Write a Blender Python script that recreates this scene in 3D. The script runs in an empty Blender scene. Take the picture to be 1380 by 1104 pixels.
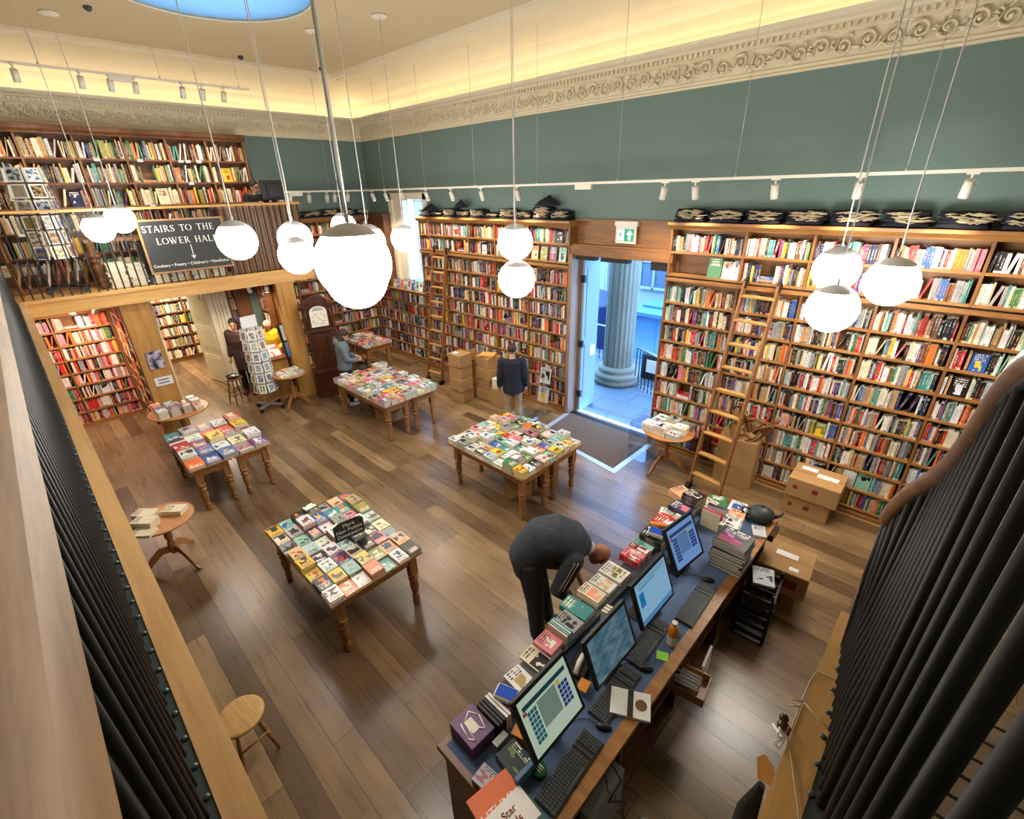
import bpy, math, random
from mathutils import Vector, Matrix
R = random.Random(11)
PI = math.pi
SC = bpy.context.scene
COL = SC.collection
# ------------------------------------------------------------------ camera, world, exposure
def camera():
    y, p, r = 2.34733325, 0.436283804, -0.0239533134
    f = Vector((math.cos(y)*math.cos(p), math.sin(y)*math.cos(p), -math.sin(p)))
    r0 = Vector((math.sin(y), -math.cos(y), 0)); u0 = r0.cross(f)
    rr = r0*math.cos(r)+u0*math.sin(r); uu = -r0*math.sin(r)+u0*math.cos(r)
    cd = bpy.data.cameras.new('camera'); cd.sensor_width = 36; cd.lens = 633.7/1380*36
    cd.clip_start = .02; cd.clip_end = 200
    o = bpy.data.objects.new('camera', cd); COL.objects.link(o)
    m = Matrix((rr, uu, -f)).transposed().to_4x4(); m.translation = Vector((0, 0, 4.4))
    o.matrix_world = m; SC.camera = o
camera()
SC.view_settings.view_transform = 'Standard'; SC.view_settings.look = 'None'
SC.view_settings.exposure = 1.0; SC.view_settings.gamma = 1.0
SC.cycles.use_denoising = True
SC.cycles.max_bounces = 7; SC.cycles.diffuse_bounces = 4; SC.cycles.glossy_bounces = 3
SC.cycles.transmission_bounces = 6; SC.cycles.transparent_max_bounces = 8
SC.cycles.sample_clamp_indirect = 6; SC.cycles.caustics_reflective = False; SC.cycles.caustics_refractive = False
W = bpy.data.worlds.new('sky'); SC.world = W; W.use_nodes = True
W.node_tree.nodes['Background'].inputs[0].default_value = (.22, .49, 1.0, 1)
W.node_tree.nodes['Background'].inputs[1].default_value = 7.5

def lamp(name, kind, loc, energy, color, aim=None, size=.1, spot=1.2, blend=.6, parent=None, sy=None):
    d = bpy.data.lights.new(name, kind); d.energy = energy; d.color = color
    if kind == 'SPOT': d.spot_size = spot; d.spot_blend = blend; d.shadow_soft_size = size
    elif kind == 'AREA':
        d.size = size
        if sy: d.shape = 'RECTANGLE'; d.size_y = sy
    else: d.shadow_soft_size = size
    o = bpy.data.objects.new(name, d); COL.objects.link(o); o.location = loc
    if aim is not None: o.rotation_euler = (Vector(aim)-Vector(loc)).to_track_quat('-Z', 'Y').to_euler()
    if parent: o.parent = parent
    return o
WARM = (1, .83, .63)
# ------------------------------------------------------------------ colour and materials
def lin(c):
    c = c/255
    return c/12.92 if c <= .04045 else ((c+.055)/1.055)**2.4
def rgb(r, g, b): return (lin(r), lin(g), lin(b), 1)
class NT:
    def __init__(s, name):
        s.m = bpy.data.materials.new(name); s.m.use_nodes = True
        s.t = s.m.node_tree; s.b = s.t.nodes['Principled BSDF']
    def n(s, typ, **kw):
        x = s.t.nodes.new(typ)
        for k, v in kw.items():
            if k[0] == 'i' and k[1:].isdigit(): s.put(x.inputs[int(k[1:])], v)
            else: setattr(x, k, v)
        return x
    def put(s, sock, v):
        if hasattr(v, 'is_linked'): s.t.links.new(v, sock)
        else: sock.default_value = v
    def mth(s, op, a, b=0.0, c=0.0):
        x = s.n('ShaderNodeMath', operation=op); s.put(x.inputs[0], a); s.put(x.inputs[1], b)
        if op in ('MULTIPLY_ADD',): s.put(x.inputs[2], c)
        return x.outputs[0]
    def mix(s, f, a, b, blend='MIX'):
        x = s.n('ShaderNodeMix', data_type='RGBA', blend_type=blend)
        s.put(x.inputs[0], f); s.put(x.inputs[6], a); s.put(x.inputs[7], b); return x.outputs[2]
    def set(s, **kw):
        for k, v in kw.items(): s.put(s.b.inputs[k.replace('_', ' ')], v)
    def bump(s, h, strength=.3, dist=.01):
        x = s.n('ShaderNodeBump'); x.inputs['Strength'].default_value = strength; x.inputs['Distance'].default_value = dist
        s.put(x.inputs['Height'], h); s.put(s.b.inputs['Normal'], x.outputs[0])
    def noise(s, vec, scale, detail=3, rough=.5):
        x = s.n('ShaderNodeTexNoise'); s.put(x.inputs['Vector'], vec); x.inputs['Scale'].default_value = scale
        x.inputs['Detail'].default_value = detail; x.inputs['Roughness'].default_value = rough
        return x.outputs['Fac']
    def coord(s, kind='Object', sc=(1, 1, 1), rot=(0, 0, 0)):
        tc = s.n('ShaderNodeTexCoord'); mp = s.n('ShaderNodeMapping'); s.put(mp.inputs[0], tc.outputs[kind])
        mp.inputs['Scale'].default_value = sc; mp.inputs['Rotation'].default_value = rot; return mp.outputs[0]
    def ramp(s, f, *stops):
        x = s.n('ShaderNodeValToRGB'); s.put(x.inputs[0], f); e = x.color_ramp.elements
        for i, (p, c) in enumerate(stops):
            if i < 2: e[i].position = p; e[i].color = c
            else: k = e.new(p); k.color = c
        return x.outputs[0]
M = {}
def plain(name, c, rough=.6, metal=0, noise=.12, **kw):
    t = NT(name); v = t.coord(); nz = t.noise(v, 9, 4)
    c2 = tuple(x*(1-noise) for x in c[:3])+(1,)
    t.set(Base_Color=t.mix(nz, c, c2), Roughness=rough, Metallic=metal, **kw); M[name] = t.m
    if any(k in name for k in ('jacket', 'cloth', 'denim', 'coat', 'trouser', 'khaki')): t.bump(t.noise(t.coord('Object', (1, 1, .6)), 9, 4, .6), .9, .03)
    return t
def wood(name, c1, c2, axis='x', rough=.45, sc=1.0, bump=.08):
    t = NT(name); s = {'x': (1.2, 14, 14), 'y': (14, 1.2, 14), 'z': (14, 14, 1.2)}[axis]
    v = t.coord('Object', tuple(k*sc for k in s)); a = t.noise(v, 1.0, 6, .6); b = t.noise(v, 5.0, 3)
    f = t.mth('ADD', t.mth('MULTIPLY', a, .75), t.mth('MULTIPLY', b, .25))
    col = t.ramp(f, (.32, c2), (.62, c1)); t.set(Base_Color=col, Roughness=rough); t.bump(f, bump, .004); M[name] = t.m; return t
wood('oak_x', rgb(172, 122, 68), rgb(128, 84, 42), 'x'); wood('oak_y', rgb(172, 122, 68), rgb(128, 84, 42), 'y')
wood('oak_z', rgb(144, 96, 50), rgb(106, 68, 34), 'z'); wood('oak_mid', rgb(150, 102, 56), rgb(112, 72, 38), 'x'); wood('jamb_z', rgb(160, 132, 112), rgb(128, 98, 80), 'z'); wood('oak_pale', rgb(206, 160, 96), rgb(168, 120, 62), 'x')
wood('beam_x', rgb(222, 178, 120), rgb(196, 148, 92), 'x', .6, .8); wood('beam_y', rgb(216, 168, 100), rgb(186, 138, 76), 'y', .6, .8)
wood('deck_x', rgb(150, 130, 112), rgb(112, 94, 78), 'x', .6, .8); wood('panel_z', rgb(196, 146, 76), rgb(160, 112, 50), 'z', .5, .6)
wood('mahog_z', rgb(80, 42, 24), rgb(48, 22, 12), 'z', .3); wood('brown_z', rgb(126, 80, 44), rgb(90, 54, 28), 'z', .4)
wood('pine_z', rgb(172, 118, 66), rgb(120, 76, 38), 'z', .35); wood('pine_x', rgb(176, 124, 72), rgb(128, 82, 42), 'x', .35)
wood('disc_x', rgb(200, 140, 84), rgb(168, 108, 58), 'x', .4)
wood('rail_x', rgb(164, 124, 68), rgb(118, 84, 42), 'x', .5, 5.0, .12); wood('rail_y', rgb(150, 108, 70), rgb(104, 70, 42), 'y', .35, 1.5)
plain('teal', rgb(110, 133, 130), .8, noise=.06); plain('cream_wall', rgb(226, 208, 164), .85, noise=.08)
plain('ceiling_paint', rgb(202, 188, 154), .9, noise=.05); plain('plaster', rgb(232, 222, 196), .8, noise=.1)
plain('white_paint', rgb(236, 228, 206), .5, noise=.05); plain('white_plastic', rgb(232, 226, 214), .4, noise=.03)
plain('black_metal', rgb(9, 9, 10), .6); plain('black_plastic', rgb(20, 20, 23), .38); plain('dark_grey', rgb(66, 70, 78), .5)
plain('steel_plate', rgb(74, 88, 94), .4, .3); plain('steel', rgb(190, 190, 192), .35, .5); plain('brass', rgb(180, 140, 70), .3, .8)
plain('cap_metal', rgb(236, 236, 246), .45, 0); plain('cord', rgb(244, 242, 240), .5)
plain('paper', rgb(236, 228, 210), .8, noise=.1); plain('white_paper', rgb(240, 238, 234), .7, noise=.03)
plain('card_board', rgb(176, 136, 88), .85, noise=.14); plain('card_edge', rgb(198, 160, 108), .85); plain('tape', rgb(168, 124, 76), .35)
plain('navy_cloth', rgb(26, 29, 44), .95, noise=.3); plain('rope_cream', rgb(184, 168, 138), .9)
plain('mat_brown', rgb(96, 76, 58), .95, noise=.3); plain('sill_metal', rgb(196, 200, 204), .35, .5)
plain('skin', rgb(204, 150, 122), .55, noise=.1); plain('skin_pink', rgb(186, 124, 96), .55, noise=.1); plain('hair_brown', rgb(58, 40, 30), .7); plain('hair_dark', rgb(34, 26, 24), .7)
plain('hair_grey', rgb(96, 84, 74), .8); plain('jacket_dark', rgb(62, 67, 78), .9, noise=.25); plain('trouser_dark', rgb(58, 64, 76), .9)
plain('shirt_white', rgb(226, 226, 226), .8); plain('jacket_navy', rgb(28, 31, 48), .9, noise=.25); plain('khaki', rgb(168, 144, 112), .9)
plain('denim', rgb(108, 120, 126), .9, noise=.25); plain('denim_dark', rgb(30, 34, 44), .9); plain('coat_brown', rgb(64, 42, 38), .9)
plain('yellow_cloth', rgb(232, 184, 20), .85, noise=.1); plain('red_leather', rgb(110, 24, 30), .4); plain('black_cloth', rgb(20, 20, 22), .9)
plain('stone', rgb(146, 130, 108), .85, noise=.2); plain('stone_floor', rgb(94, 98, 106), .55, noise=.25)
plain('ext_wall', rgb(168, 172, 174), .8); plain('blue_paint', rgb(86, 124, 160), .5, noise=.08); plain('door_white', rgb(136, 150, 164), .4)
plain('van_blue', rgb(24, 30, 66), .3); plain('green', rgb(30, 120, 96), .5); plain('desk_blue', rgb(84, 106, 146), .75, noise=.3)
plain('slate', rgb(44, 46, 46), .6); plain('sign_white', rgb(240, 238, 228), .6, noise=.02); plain('grey_iron', rgb(56, 62, 62), .5, .2)
plain('gold_yellow', rgb(238, 196, 40), .6); plain('orange', rgb(236, 146, 44), .45); plain('lime', rgb(166, 240, 84), .7); plain('purple', rgb(112, 74, 118), .5)
plain('tin_green', rgb(34, 92, 40), .35, .2); plain('red_print', rgb(132, 44, 28), .8); plain('blue_screen', rgb(24, 84, 200), .2); plain('teal_lino', rgb(74, 118, 112), .6)
plain('pink', rgb(226, 176, 180), .7); plain('grey_tile', rgb(112, 106, 100), .8); plain('magenta_print', rgb(206, 60, 120), .6); plain('gold_foil', rgb(206, 168, 92), .35, .5)
plain('kraft_mail', rgb(212, 160, 86), .8); plain('grey_card', rgb(170, 170, 172), .6); plain('ext_pane', rgb(96, 108, 122), .4)
def glass(name, alpha=.12, col=(.9, .95, 1, 1)):
    t = NT(name); tr = t.n('ShaderNodeBsdfTransparent'); gl = t.n('ShaderNodeBsdfGlossy'); gl.inputs['Roughness'].default_value = .05
    fr = t.n('ShaderNodeFresnel'); fr.inputs[0].default_value = 1.45
    mx = t.n('ShaderNodeMixShader'); mx.inputs[0].default_value = .05+alpha*.3; tr.inputs[0].default_value = col
    t.t.links.new(tr.outputs[0], mx.inputs[1]); t.t.links.new(gl.outputs[0], mx.inputs[2])
    t.t.links.new(mx.outputs[0], t.t.nodes['Material Output'].inputs[0]); M[name] = t.m
glass('clear_glass'); t = NT('sky_glass'); tr = t.n('ShaderNodeBsdfTranslucent'); tr.inputs[0].default_value = (.125, .125, .108, 1); t.t.links.new(tr.outputs[0], t.t.nodes['Material Output'].inputs[0]); M['sky_glass'] = t.m; glass('acrylic', .3)
def emit(name, c, s):
    t = NT(name); t.set(Base_Color=c, Emission_Color=c, Emission_Strength=s, Roughness=.4); M[name] = t.m
emit('globe_glass', (1, .95, .85, 1), 17.0); emit('cove_led', (1, .84, .58, 1), 5.5); emit('lamp_face', (1, .9, .7, 1), 8.0)
emit('exit_green', rgb(20, 130, 100), .5); emit('exit_white', rgb(235, 255, 245), .9)
# floor of long oak boards running along x
t = NT('floor_boards'); v = t.coord('Object')
bk = t.n('ShaderNodeTexBrick'); t.put(bk.inputs['Vector'], v); bk.offset = .37; bk.offset_frequency = 3; bk.squash = 1
bk.inputs['Color1'].default_value = rgb(178, 150, 114); bk.inputs['Color2'].default_value = rgb(98, 78, 56)
bk.inputs['Mortar'].default_value = rgb(46, 34, 24); bk.inputs['Scale'].default_value = 1; bk.inputs['Mortar Size'].default_value = .003
bk.inputs['Mortar Smooth'].default_value = .2; bk.inputs['Bias'].default_value = -.1; bk.inputs['Brick Width'].default_value = 2.15; bk.inputs['Row Height'].default_value = .215
g1 = t.noise(t.coord('Object', (.9, 11, 1)), 1.5, 5, .55); g2 = t.noise(t.coord('Object', (1, 1.6, 1)), 1.7, 4); g3 = t.noise(t.coord('Object', (3, 60, 1)), 2, 3)
c = t.mix(.75, bk.outputs[0], t.ramp(g1, (.1, rgb(164, 142, 118)), (.9, rgb(255, 248, 232))), 'MULTIPLY')
c = t.mix(.5, c, t.ramp(g2, (.35, rgb(170, 158, 150)), (.65, (1, 1, 1, 1))), 'MULTIPLY')
t.set(Base_Color=c, Roughness=t.mth('MULTIPLY_ADD', g1, .06, .25)); t.put(t.b.inputs['Specular IOR Level'], .55)
t.bump(t.mth('SUBTRACT', t.mth('MULTIPLY', g3, .12), t.mth('MULTIPLY', bk.outputs['Fac'], 1.2)), .2, .003); M['floor_boards'] = t.m
# stone flags outside
t = NT('flagstones'); bk = t.n('ShaderNodeTexBrick'); t.put(bk.inputs['Vector'], t.coord('Object'))
for i, cc in enumerate((rgb(100, 106, 114), rgb(84, 90, 100), rgb(52, 56, 64))): bk.inputs[i+1].default_value = cc
bk.inputs['Scale'].default_value = 1; bk.inputs['Mortar Size'].default_value = .01; bk.inputs['Brick Width'].default_value = 1.1; bk.inputs['Row Height'].default_value = .62
t.set(Base_Color=bk.outputs[0], Roughness=.5); M['flagstones'] = t.m
# deck slats of the gallery
# books: colour attributes ca (cloth) and cb (print, alpha = seed), patterns by UV
def attr(t, nm): x = t.n('ShaderNodeAttribute'); x.attribute_name = nm; return x
def book_mats():
    t = NT('book_spine'); a, b = attr(t, 'ca'), attr(t, 'cb'); uv = t.n('ShaderNodeUVMap'); sp = t.n('ShaderNodeSeparateXYZ'); t.put(sp.inputs[0], uv.outputs[0])
    u, v = sp.outputs[0], sp.outputs[1]; seed = b.outputs['Alpha']
    cm = t.n('ShaderNodeCombineXYZ'); t.put(cm.inputs[0], t.mth('MULTIPLY', seed, 37)); t.put(cm.inputs[1], t.mth('MULTIPLY', v, 26)); t.put(cm.inputs[2], t.mth('MULTIPLY', u, 1.2))
    nz = t.noise(cm.outputs[0], 1.0, 2); band = t.mth('LESS_THAN', t.mth('ABSOLUTE', t.mth('SUBTRACT', v, t.mth('MULTIPLY_ADD', seed, .2, .45))), .28)
    inside = t.mth('LESS_THAN', t.mth('ABSOLUTE', t.mth('SUBTRACT', u, .5)), .2)
    f = t.mth('MULTIPLY', t.mth('MULTIPLY', band, inside), t.mth('GREATER_THAN', nz, .5))
    foot = t.mth('MULTIPLY', t.mth('LESS_THAN', v, .12), t.mth('GREATER_THAN', t.mth('FRACT', t.mth('MULTIPLY', seed, 7)), .6))
    f2 = t.mth('MULTIPLY', t.mth('MAXIMUM', f, foot), .62)
    t.set(Base_Color=t.mix(f2, a.outputs['Color'], b.outputs['Color']), Roughness=.55); M['book_spine'] = t.m
    t = NT('book_cover'); a, b = attr(t, 'ca'), attr(t, 'cb'); uv = t.n('ShaderNodeUVMap'); sp = t.n('ShaderNodeSeparateXYZ'); t.put(sp.inputs[0], uv.outputs[0])
    u, v = sp.outputs[0], sp.outputs[1]; seed = b.outputs['Alpha']; s7 = t.mth('FRACT', t.mth('MULTIPLY', seed, 7.3)); s5 = t.mth('FRACT', t.mth('MULTIPLY', seed, 13.7))
    cm = t.n('ShaderNodeCombineXYZ'); t.put(cm.inputs[0], t.mth('MULTIPLY_ADD', u, 2.2, t.mth('MULTIPLY', seed, 91))); t.put(cm.inputs[1], t.mth('MULTIPLY', v, 3)); t.put(cm.inputs[2], seed)
    nz = t.noise(cm.outputs[0], 1.0, 2)
    blob = t.mth('GREATER_THAN', nz, t.mth('MULTIPLY_ADD', s5, .14, .44))
    region = t.mth('MULTIPLY', t.mth('LESS_THAN', t.mth('ABSOLUTE', t.mth('SUBTRACT', u, .5)), t.mth('MULTIPLY_ADD', s7, .3, .2)), t.mth('LESS_THAN', t.mth('ABSOLUTE', t.mth('SUBTRACT', v, t.mth('MULTIPLY_ADD', s5, .3, .3))), .27))
    c1 = t.mix(t.mth('MULTIPLY', blob, region), a.outputs['Color'], b.outputs['Color'])
    rows = t.mth('MULTIPLY', t.mth('LESS_THAN', t.mth('FRACT', t.mth('MULTIPLY', v, 9)), .55), t.mth('GREATER_THAN', v, t.mth('MULTIPLY_ADD', s7, .25, .55)))
    cm2 = t.n('ShaderNodeCombineXYZ'); t.put(cm2.inputs[0], t.mth('MULTIPLY', u, 16)); t.put(cm2.inputs[1], t.mth('FLOOR', t.mth('MULTIPLY', v, 9))); t.put(cm2.inputs[2], t.mth('MULTIPLY', seed, 50))
    lt = t.mth('MULTIPLY', t.mth('GREATER_THAN', t.noise(cm2.outputs[0], 1.0, 1), .47), t.mth('LESS_THAN', t.mth('ABSOLUTE', t.mth('SUBTRACT', u, .5)), .36))
    lum = t.n('ShaderNodeRGBToBW'); t.put(lum.inputs[0], a.outputs['Color'])
    tc = t.mix(t.mth('LESS_THAN', lum.outputs[0], .3), rgb(30, 28, 32), rgb(240, 234, 220))
    t.set(Base_Color=t.mix(t.mth('MULTIPLY', rows, lt), c1, tc), Roughness=.35); M['book_cover'] = t.m
    t = NT('book_pages'); v = t.coord('Object', (3, 3, 300)); t.set(Base_Color=t.mix(t.noise(v, 1, 2), rgb(240, 230, 206), rgb(206, 192, 164)), Roughness=.9); M['book_pages'] = t.m
    t = NT('painted'); a = attr(t, 'ca'); t.set(Base_Color=a.outputs['Color'], Roughness=.5); M['painted'] = t.m
    t = NT('screen'); a = attr(t, 'ca'); t.set(Base_Color=(0, 0, 0, 1), Emission_Color=a.outputs['Color'], Emission_Strength=.34, Roughness=.12); M['screen'] = t.m
    t = NT('picture'); a, b = attr(t, 'ca'), attr(t, 'cb'); uv = t.n('ShaderNodeUVMap'); nz = t.noise(t.mth('ADD', 0, 0), 1) if 0 else None
    cm = t.n('ShaderNodeVectorMath', operation='MULTIPLY_ADD'); t.put(cm.inputs[0], uv.outputs[0]); cm.inputs[1].default_value = (1.6, 2.2, 1)
    cb = t.n('ShaderNodeCombineXYZ'); t.put(cb.inputs[0], t.mth('MULTIPLY', b.outputs['Alpha'], 77)); t.put(cm.inputs[2], cb.outputs[0])
    t.set(Base_Color=t.ramp(t.noise(cm.outputs[0], 1.6, 4), (.4, (0, 0, 0, 1)), (.6, (1, 1, 1, 1))), Roughness=.4)
    rp = t.b.inputs['Base Color'].links[0].from_socket; t.set(Base_Color=t.mix(rp, a.outputs['Color'], b.outputs['Color'])); M['picture'] = t.m
book_mats()
# ------------------------------------------------------------------ mesh builder
class MB:
    def __init__(s): s.v = []; s.f = []; s.mi = []; s.uv = []; s.ca = []; s.cb = []; s.sm = []; s.T = None; s.mat = 0; s.c1 = (1, 1, 1, 1); s.c2 = (0, 0, 0, .5)
    def P(s, p):
        p = Vector(p)
        if s.T is not None: p = s.T @ p
        s.v.append(p); return len(s.v)-1
    def F(s, idx, uv=None, smooth=False, mat=None):
        s.f.append(tuple(idx)); s.mi.append(s.mat if mat is None else mat); s.uv.append(uv); s.ca.append(s.c1); s.cb.append(s.c2); s.sm.append(smooth)
    def quad(s, a, b, c, d, mat=None, uv=((0, 0), (1, 0), (1, 1), (0, 1))): s.F([s.P(a), s.P(b), s.P(c), s.P(d)], uv, False, mat)
    def box(s, x0, y0, z0, x1, y1, z1, mats=None, skip=''):
        i = [s.P(p) for p in ((x0, y0, z0), (x1, y0, z0), (x1, y1, z0), (x0, y1, z0), (x0, y0, z1), (x1, y0, z1), (x1, y1, z1), (x0, y1, z1))]
        q = ((0, 0), (1, 0), (1, 1), (0, 1)); m = mats or {}
        for k, fc in (('b', (0, 3, 2, 1)), ('t', (4, 5, 6, 7)), ('f', (0, 1, 5, 4)), ('r', (1, 2, 6, 5)), ('k', (2, 3, 7, 6)), ('l', (3, 0, 4, 7))):
            if k not in skip: s.F([i[j] for j in fc], q, False, m.get(k))
        return s
    def rbox(s, c, size, rz=0, rx=0, mats=None):
        old = s.T; m = Matrix.Translation(c) @ Matrix.Rotation(rz, 4, 'Z') @ Matrix.Rotation(rx, 4, 'X'); s.T = m if old is None else old @ m
        a, b, c2 = size; s.box(-a/2, -b/2, -c2/2, a/2, b/2, c2/2, mats); s.T = old; return s
    def ring(s, c, ax, r, n, ref=None, r2=None):
        ax = Vector(ax).normalized(); ref = Vector(ref) if ref else (Vector((0, 0, 1)) if abs(ax.z) < .9 else Vector((1, 0, 0)))
        u = ref.cross(ax).normalized(); w = ax.cross(u); r2 = r2 or r
        return [s.P(Vector(c)+u*math.cos(2*PI*k/n)*r+w*math.sin(2*PI*k/n)*r2) for k in range(n)]
    def bridge(s, A, B, smooth=True):
        n = len(A)
        for k in range(n): s.F([A[k], A[(k+1) % n], B[(k+1) % n], B[k]], ((k/n, 0), ((k+1)/n, 0), ((k+1)/n, 1), (k/n, 1)), smooth)
    def cyl(s, p0, p1, r0, r1=None, n=12, cap=True, smooth=True):
        r1 = r0 if r1 is None else r1; ax = Vector(p1)-Vector(p0); A = s.ring(p0, ax, r0, n); B = s.ring(p1, ax, r1, n); s.bridge(A, B, smooth)
        if cap: s.F(A[::-1]); s.F(B)
        return s
    def tube(s, pts, r, n=8, cap=True):
        pts = [Vector(p) for p in pts]; prev = None; rr = r if isinstance(r, (list, tuple)) else [r]*len(pts); ref = None
        for i, p in enumerate(pts):
            d = (pts[min(i+1, len(pts)-1)]-pts[max(i-1, 0)]).normalized()
            if ref is None: ref = Vector((0, 0, 1)) if abs(d.z) < .9 else Vector((1, 0, 0))
            ref = (ref-d*ref.dot(d)).normalized(); A = s.ring(p, d, rr[i], n, ref)
            if prev: s.bridge(prev, A)
            elif cap: s.F(A[::-1])
            prev = A
        if cap: s.F(prev)
        return s
    def lathe(s, prof, c=(0, 0, 0), n=16, cap=True):
        prev = None
        for r, z in prof:
            A = [s.P((c[0]+math.cos(2*PI*k/n)*r, c[1]+math.sin(2*PI*k/n)*r, c[2]+z)) for k in range(n)]
            if prev: s.bridge(prev, A)
            elif cap: s.F(A[::-1])
            prev = A
        if cap: s.F(prev)
        return s
    def ball(s, c, r, n=16, m=10, sq=(1, 1, 1)):
        prev = None; c = Vector(c)
        for j in range(1, m):
            th = PI*j/m; A = [s.P(c+Vector((math.sin(th)*math.cos(2*PI*k/n)*r*sq[0], math.sin(th)*math.sin(2*PI*k/n)*r*sq[1], -math.cos(th)*r*sq[2]))) for k in range(n)]
            if prev: s.bridge(prev, A)
            else:
                b = s.P(c+Vector((0, 0, -r*sq[2])))
                for k in range(n): s.F([b, A[(k+1) % n], A[k]], None, True)
            prev = A
        b = s.P(c+Vector((0, 0, r*sq[2])))
        for k in range(n): s.F([b, prev[k], prev[(k+1) % n]], None, True)
        return s
    def poly(s, pts2, z0, z1, plane='xy', off=0):
        """extrude a 2-D outline"""
        g = {'xy': lambda a, b, z: (a, b, z), 'xz': lambda a, b, z: (a, z, b), 'yz': lambda a, b, z: (z, a, b)}[plane]
        A = [s.P(g(a, b, z0)) for a, b in pts2]; B = [s.P(g(a, b, z1)) for a, b in pts2]; n = len(pts2)
        s.F(A[::-1]); s.F(B)
        for k in range(n): s.F([A[k], A[(k+1) % n], B[(k+1) % n], B[k]])
        return s
    def build(s, name, mats, parent=None, loc=None, bevel=0, mods=()):
        me = bpy.data.meshes.new(name); me.from_pydata([tuple(p) for p in s.v], [], s.f)
        mats = mats if isinstance(mats, (list, tuple)) else [mats]
        for m in mats: me.materials.append(M[m])
        me.polygons.foreach_set('material_index', s.mi); me.polygons.foreach_set('use_smooth', s.sm)
        if any(m.startswith(('book', 'painted', 'screen', 'picture')) for m in mats):
            uvl = me.uv_layers.new(name='UVMap'); ca = me.color_attributes.new('ca', 'FLOAT_COLOR', 'CORNER'); cb = me.color_attributes.new('cb', 'FLOAT_COLOR', 'CORNER')
            U = []; A = []; B = []
            for f, uv, c1, c2 in zip(s.f, s.uv, s.ca, s.cb):
                for k in range(len(f)):
                    U += uv[k] if uv and k < len(uv) else (0, 0); A += c1; B += c2
            uvl.data.foreach_set('uv', U); ca.data.foreach_set('color', A); cb.data.foreach_set('color', B)
        me.update(); o = bpy.data.objects.new(name, me); COL.objects.link(o)
        if parent: o.parent = parent
        if loc: o.location = loc
        if bevel: b = o.modifiers.new('bevel', 'BEVEL'); b.width = bevel; b.segments = 2; b.limit_method = 'ANGLE'; b.harden_normals = False
        return o
def tag(o, label=None, cat=None, group=None, kind=None):
    if label: o['label'] = label
    if cat: o['category'] = cat
    if group: o['group'] = group
    if kind: o['kind'] = kind
    return o
def thing(name, label, cat, loc=(0, 0, 0), rz=0, group=None):
    o = bpy.data.objects.new(name, None); COL.objects.link(o); o.location = loc; o.rotation_euler = (0, 0, rz)
    o.empty_display_size = .1; return tag(o, label, cat, group)
def struct(o, label=None): o['kind'] = 'structure'; return tag(o, label)
KIDS = {}
def dup(root, loc=None, rz=None, label=None, group=None, parent=None):
    r = root.copy(); COL.objects.link(r); r.parent = parent
    if loc is not None: r.location = loc
    if rz is not None: r.rotation_euler = (0, 0, rz)
    if label: r['label'] = label
    if group: r['group'] = group
    for ch in list(root.children): dup(ch, parent=r)
    return r
def text(body, size, mat, parent, T, name='lettering', ex=.0015, align='CENTER', sx=1.0):
    c = bpy.data.curves.new(name, 'FONT'); c.body = body; c.size = size; c.extrude = ex; c.align_x = align; c.align_y = 'CENTER'
    o = bpy.data.objects.new(name, c); me = bpy.data.meshes.new_from_object(o); bpy.data.objects.remove(o)
    me.transform(T @ Matrix.Scale(sx, 4, (1, 0, 0))); me.materials.clear(); me.materials.append(M[mat])
    o = bpy.data.objects.new(name, me); COL.objects.link(o); o.parent = parent; return o
def frame_m(o, u, v):
    """matrix with local x along u, local y along v"""
    u = Vector(u).normalized(); v = Vector(v).normalized(); w = u.cross(v)
    m = Matrix((u, v, w)).transposed().to_4x4(); m.translation = Vector(o); return m
# ------------------------------------------------------------------ the setting
XW, YW, XE, YS = -12.95, 7.65, 3.0, -3.0          # hall walls
m = MB(); m.box(XW, YS, -.1, XE, YW, 0); struct(m.build('floor', 'floor_boards'))
m = MB(); m.box(-17.2, 0.5, -.1, XW, 4.3, -.001); struct(m.build('floor_back_room', 'floor_boards'))
# back wall: door opening and window opening
DX0, DX1, DZ = -5.62, -3.62, 3.30; WX0, WX1, WZ0, WZ1 = -11.95, -10.30, 1.98, 4.38
m = MB(); y1 = YW+.3
m.box(XW-.4, YW, 0, WX0, y1, 7.4); m.box(WX0, YW, 0, WX1, y1, WZ0); m.box(WX0, YW, WZ1, WX1, y1, 7.4); m.box(WX1, YW, 0, DX0, y1, 7.4)
m.box(DX0, YW, DZ, DX1, y1, 7.4); m.box(DX1, YW, 0, XE+.2, y1, 7.4); struct(m.build('wall_back', 'teal'))
m = MB(); m.box(XW-.4, YS, 2.6, XW, YW, 7.4); m.box(XW-.4, 4.2, 0, XW, YW, 2.6); m.box(XW-.5, YS, 0, XW-.2, 1.8, 2.6); m.box(XW-.4, 3.05, 0, XW, 4.2, 2.6)
struct(m.build('wall_left', 'teal'))
m = MB(); m.box(XW-.4, YS-.2, 0, XE, YS, 7.4); struct(m.build('wall_front', 'teal'))
m = MB(); m.box(XE, YS-.2, 0, XE+.2, YW, 7.4); struct(m.build('wall_right', 'teal'))
# back room shell
m = MB(); m.box(-17.3, .4, 0, -17.1, 4.4, 2.8); m.box(-17.1, .4, 0, XW-.4, .6, 2.8); m.box(-17.1, 4.3, 0, XW-.4, 4.45, 2.8); struct(m.build('wall_back_room', 'cream_wall'))
m = MB(); m.box(-17.2, .4, 2.7, XW-.4, 4.4, 2.85); struct(m.build('ceiling_back_room', 'ceiling_paint'))
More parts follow.
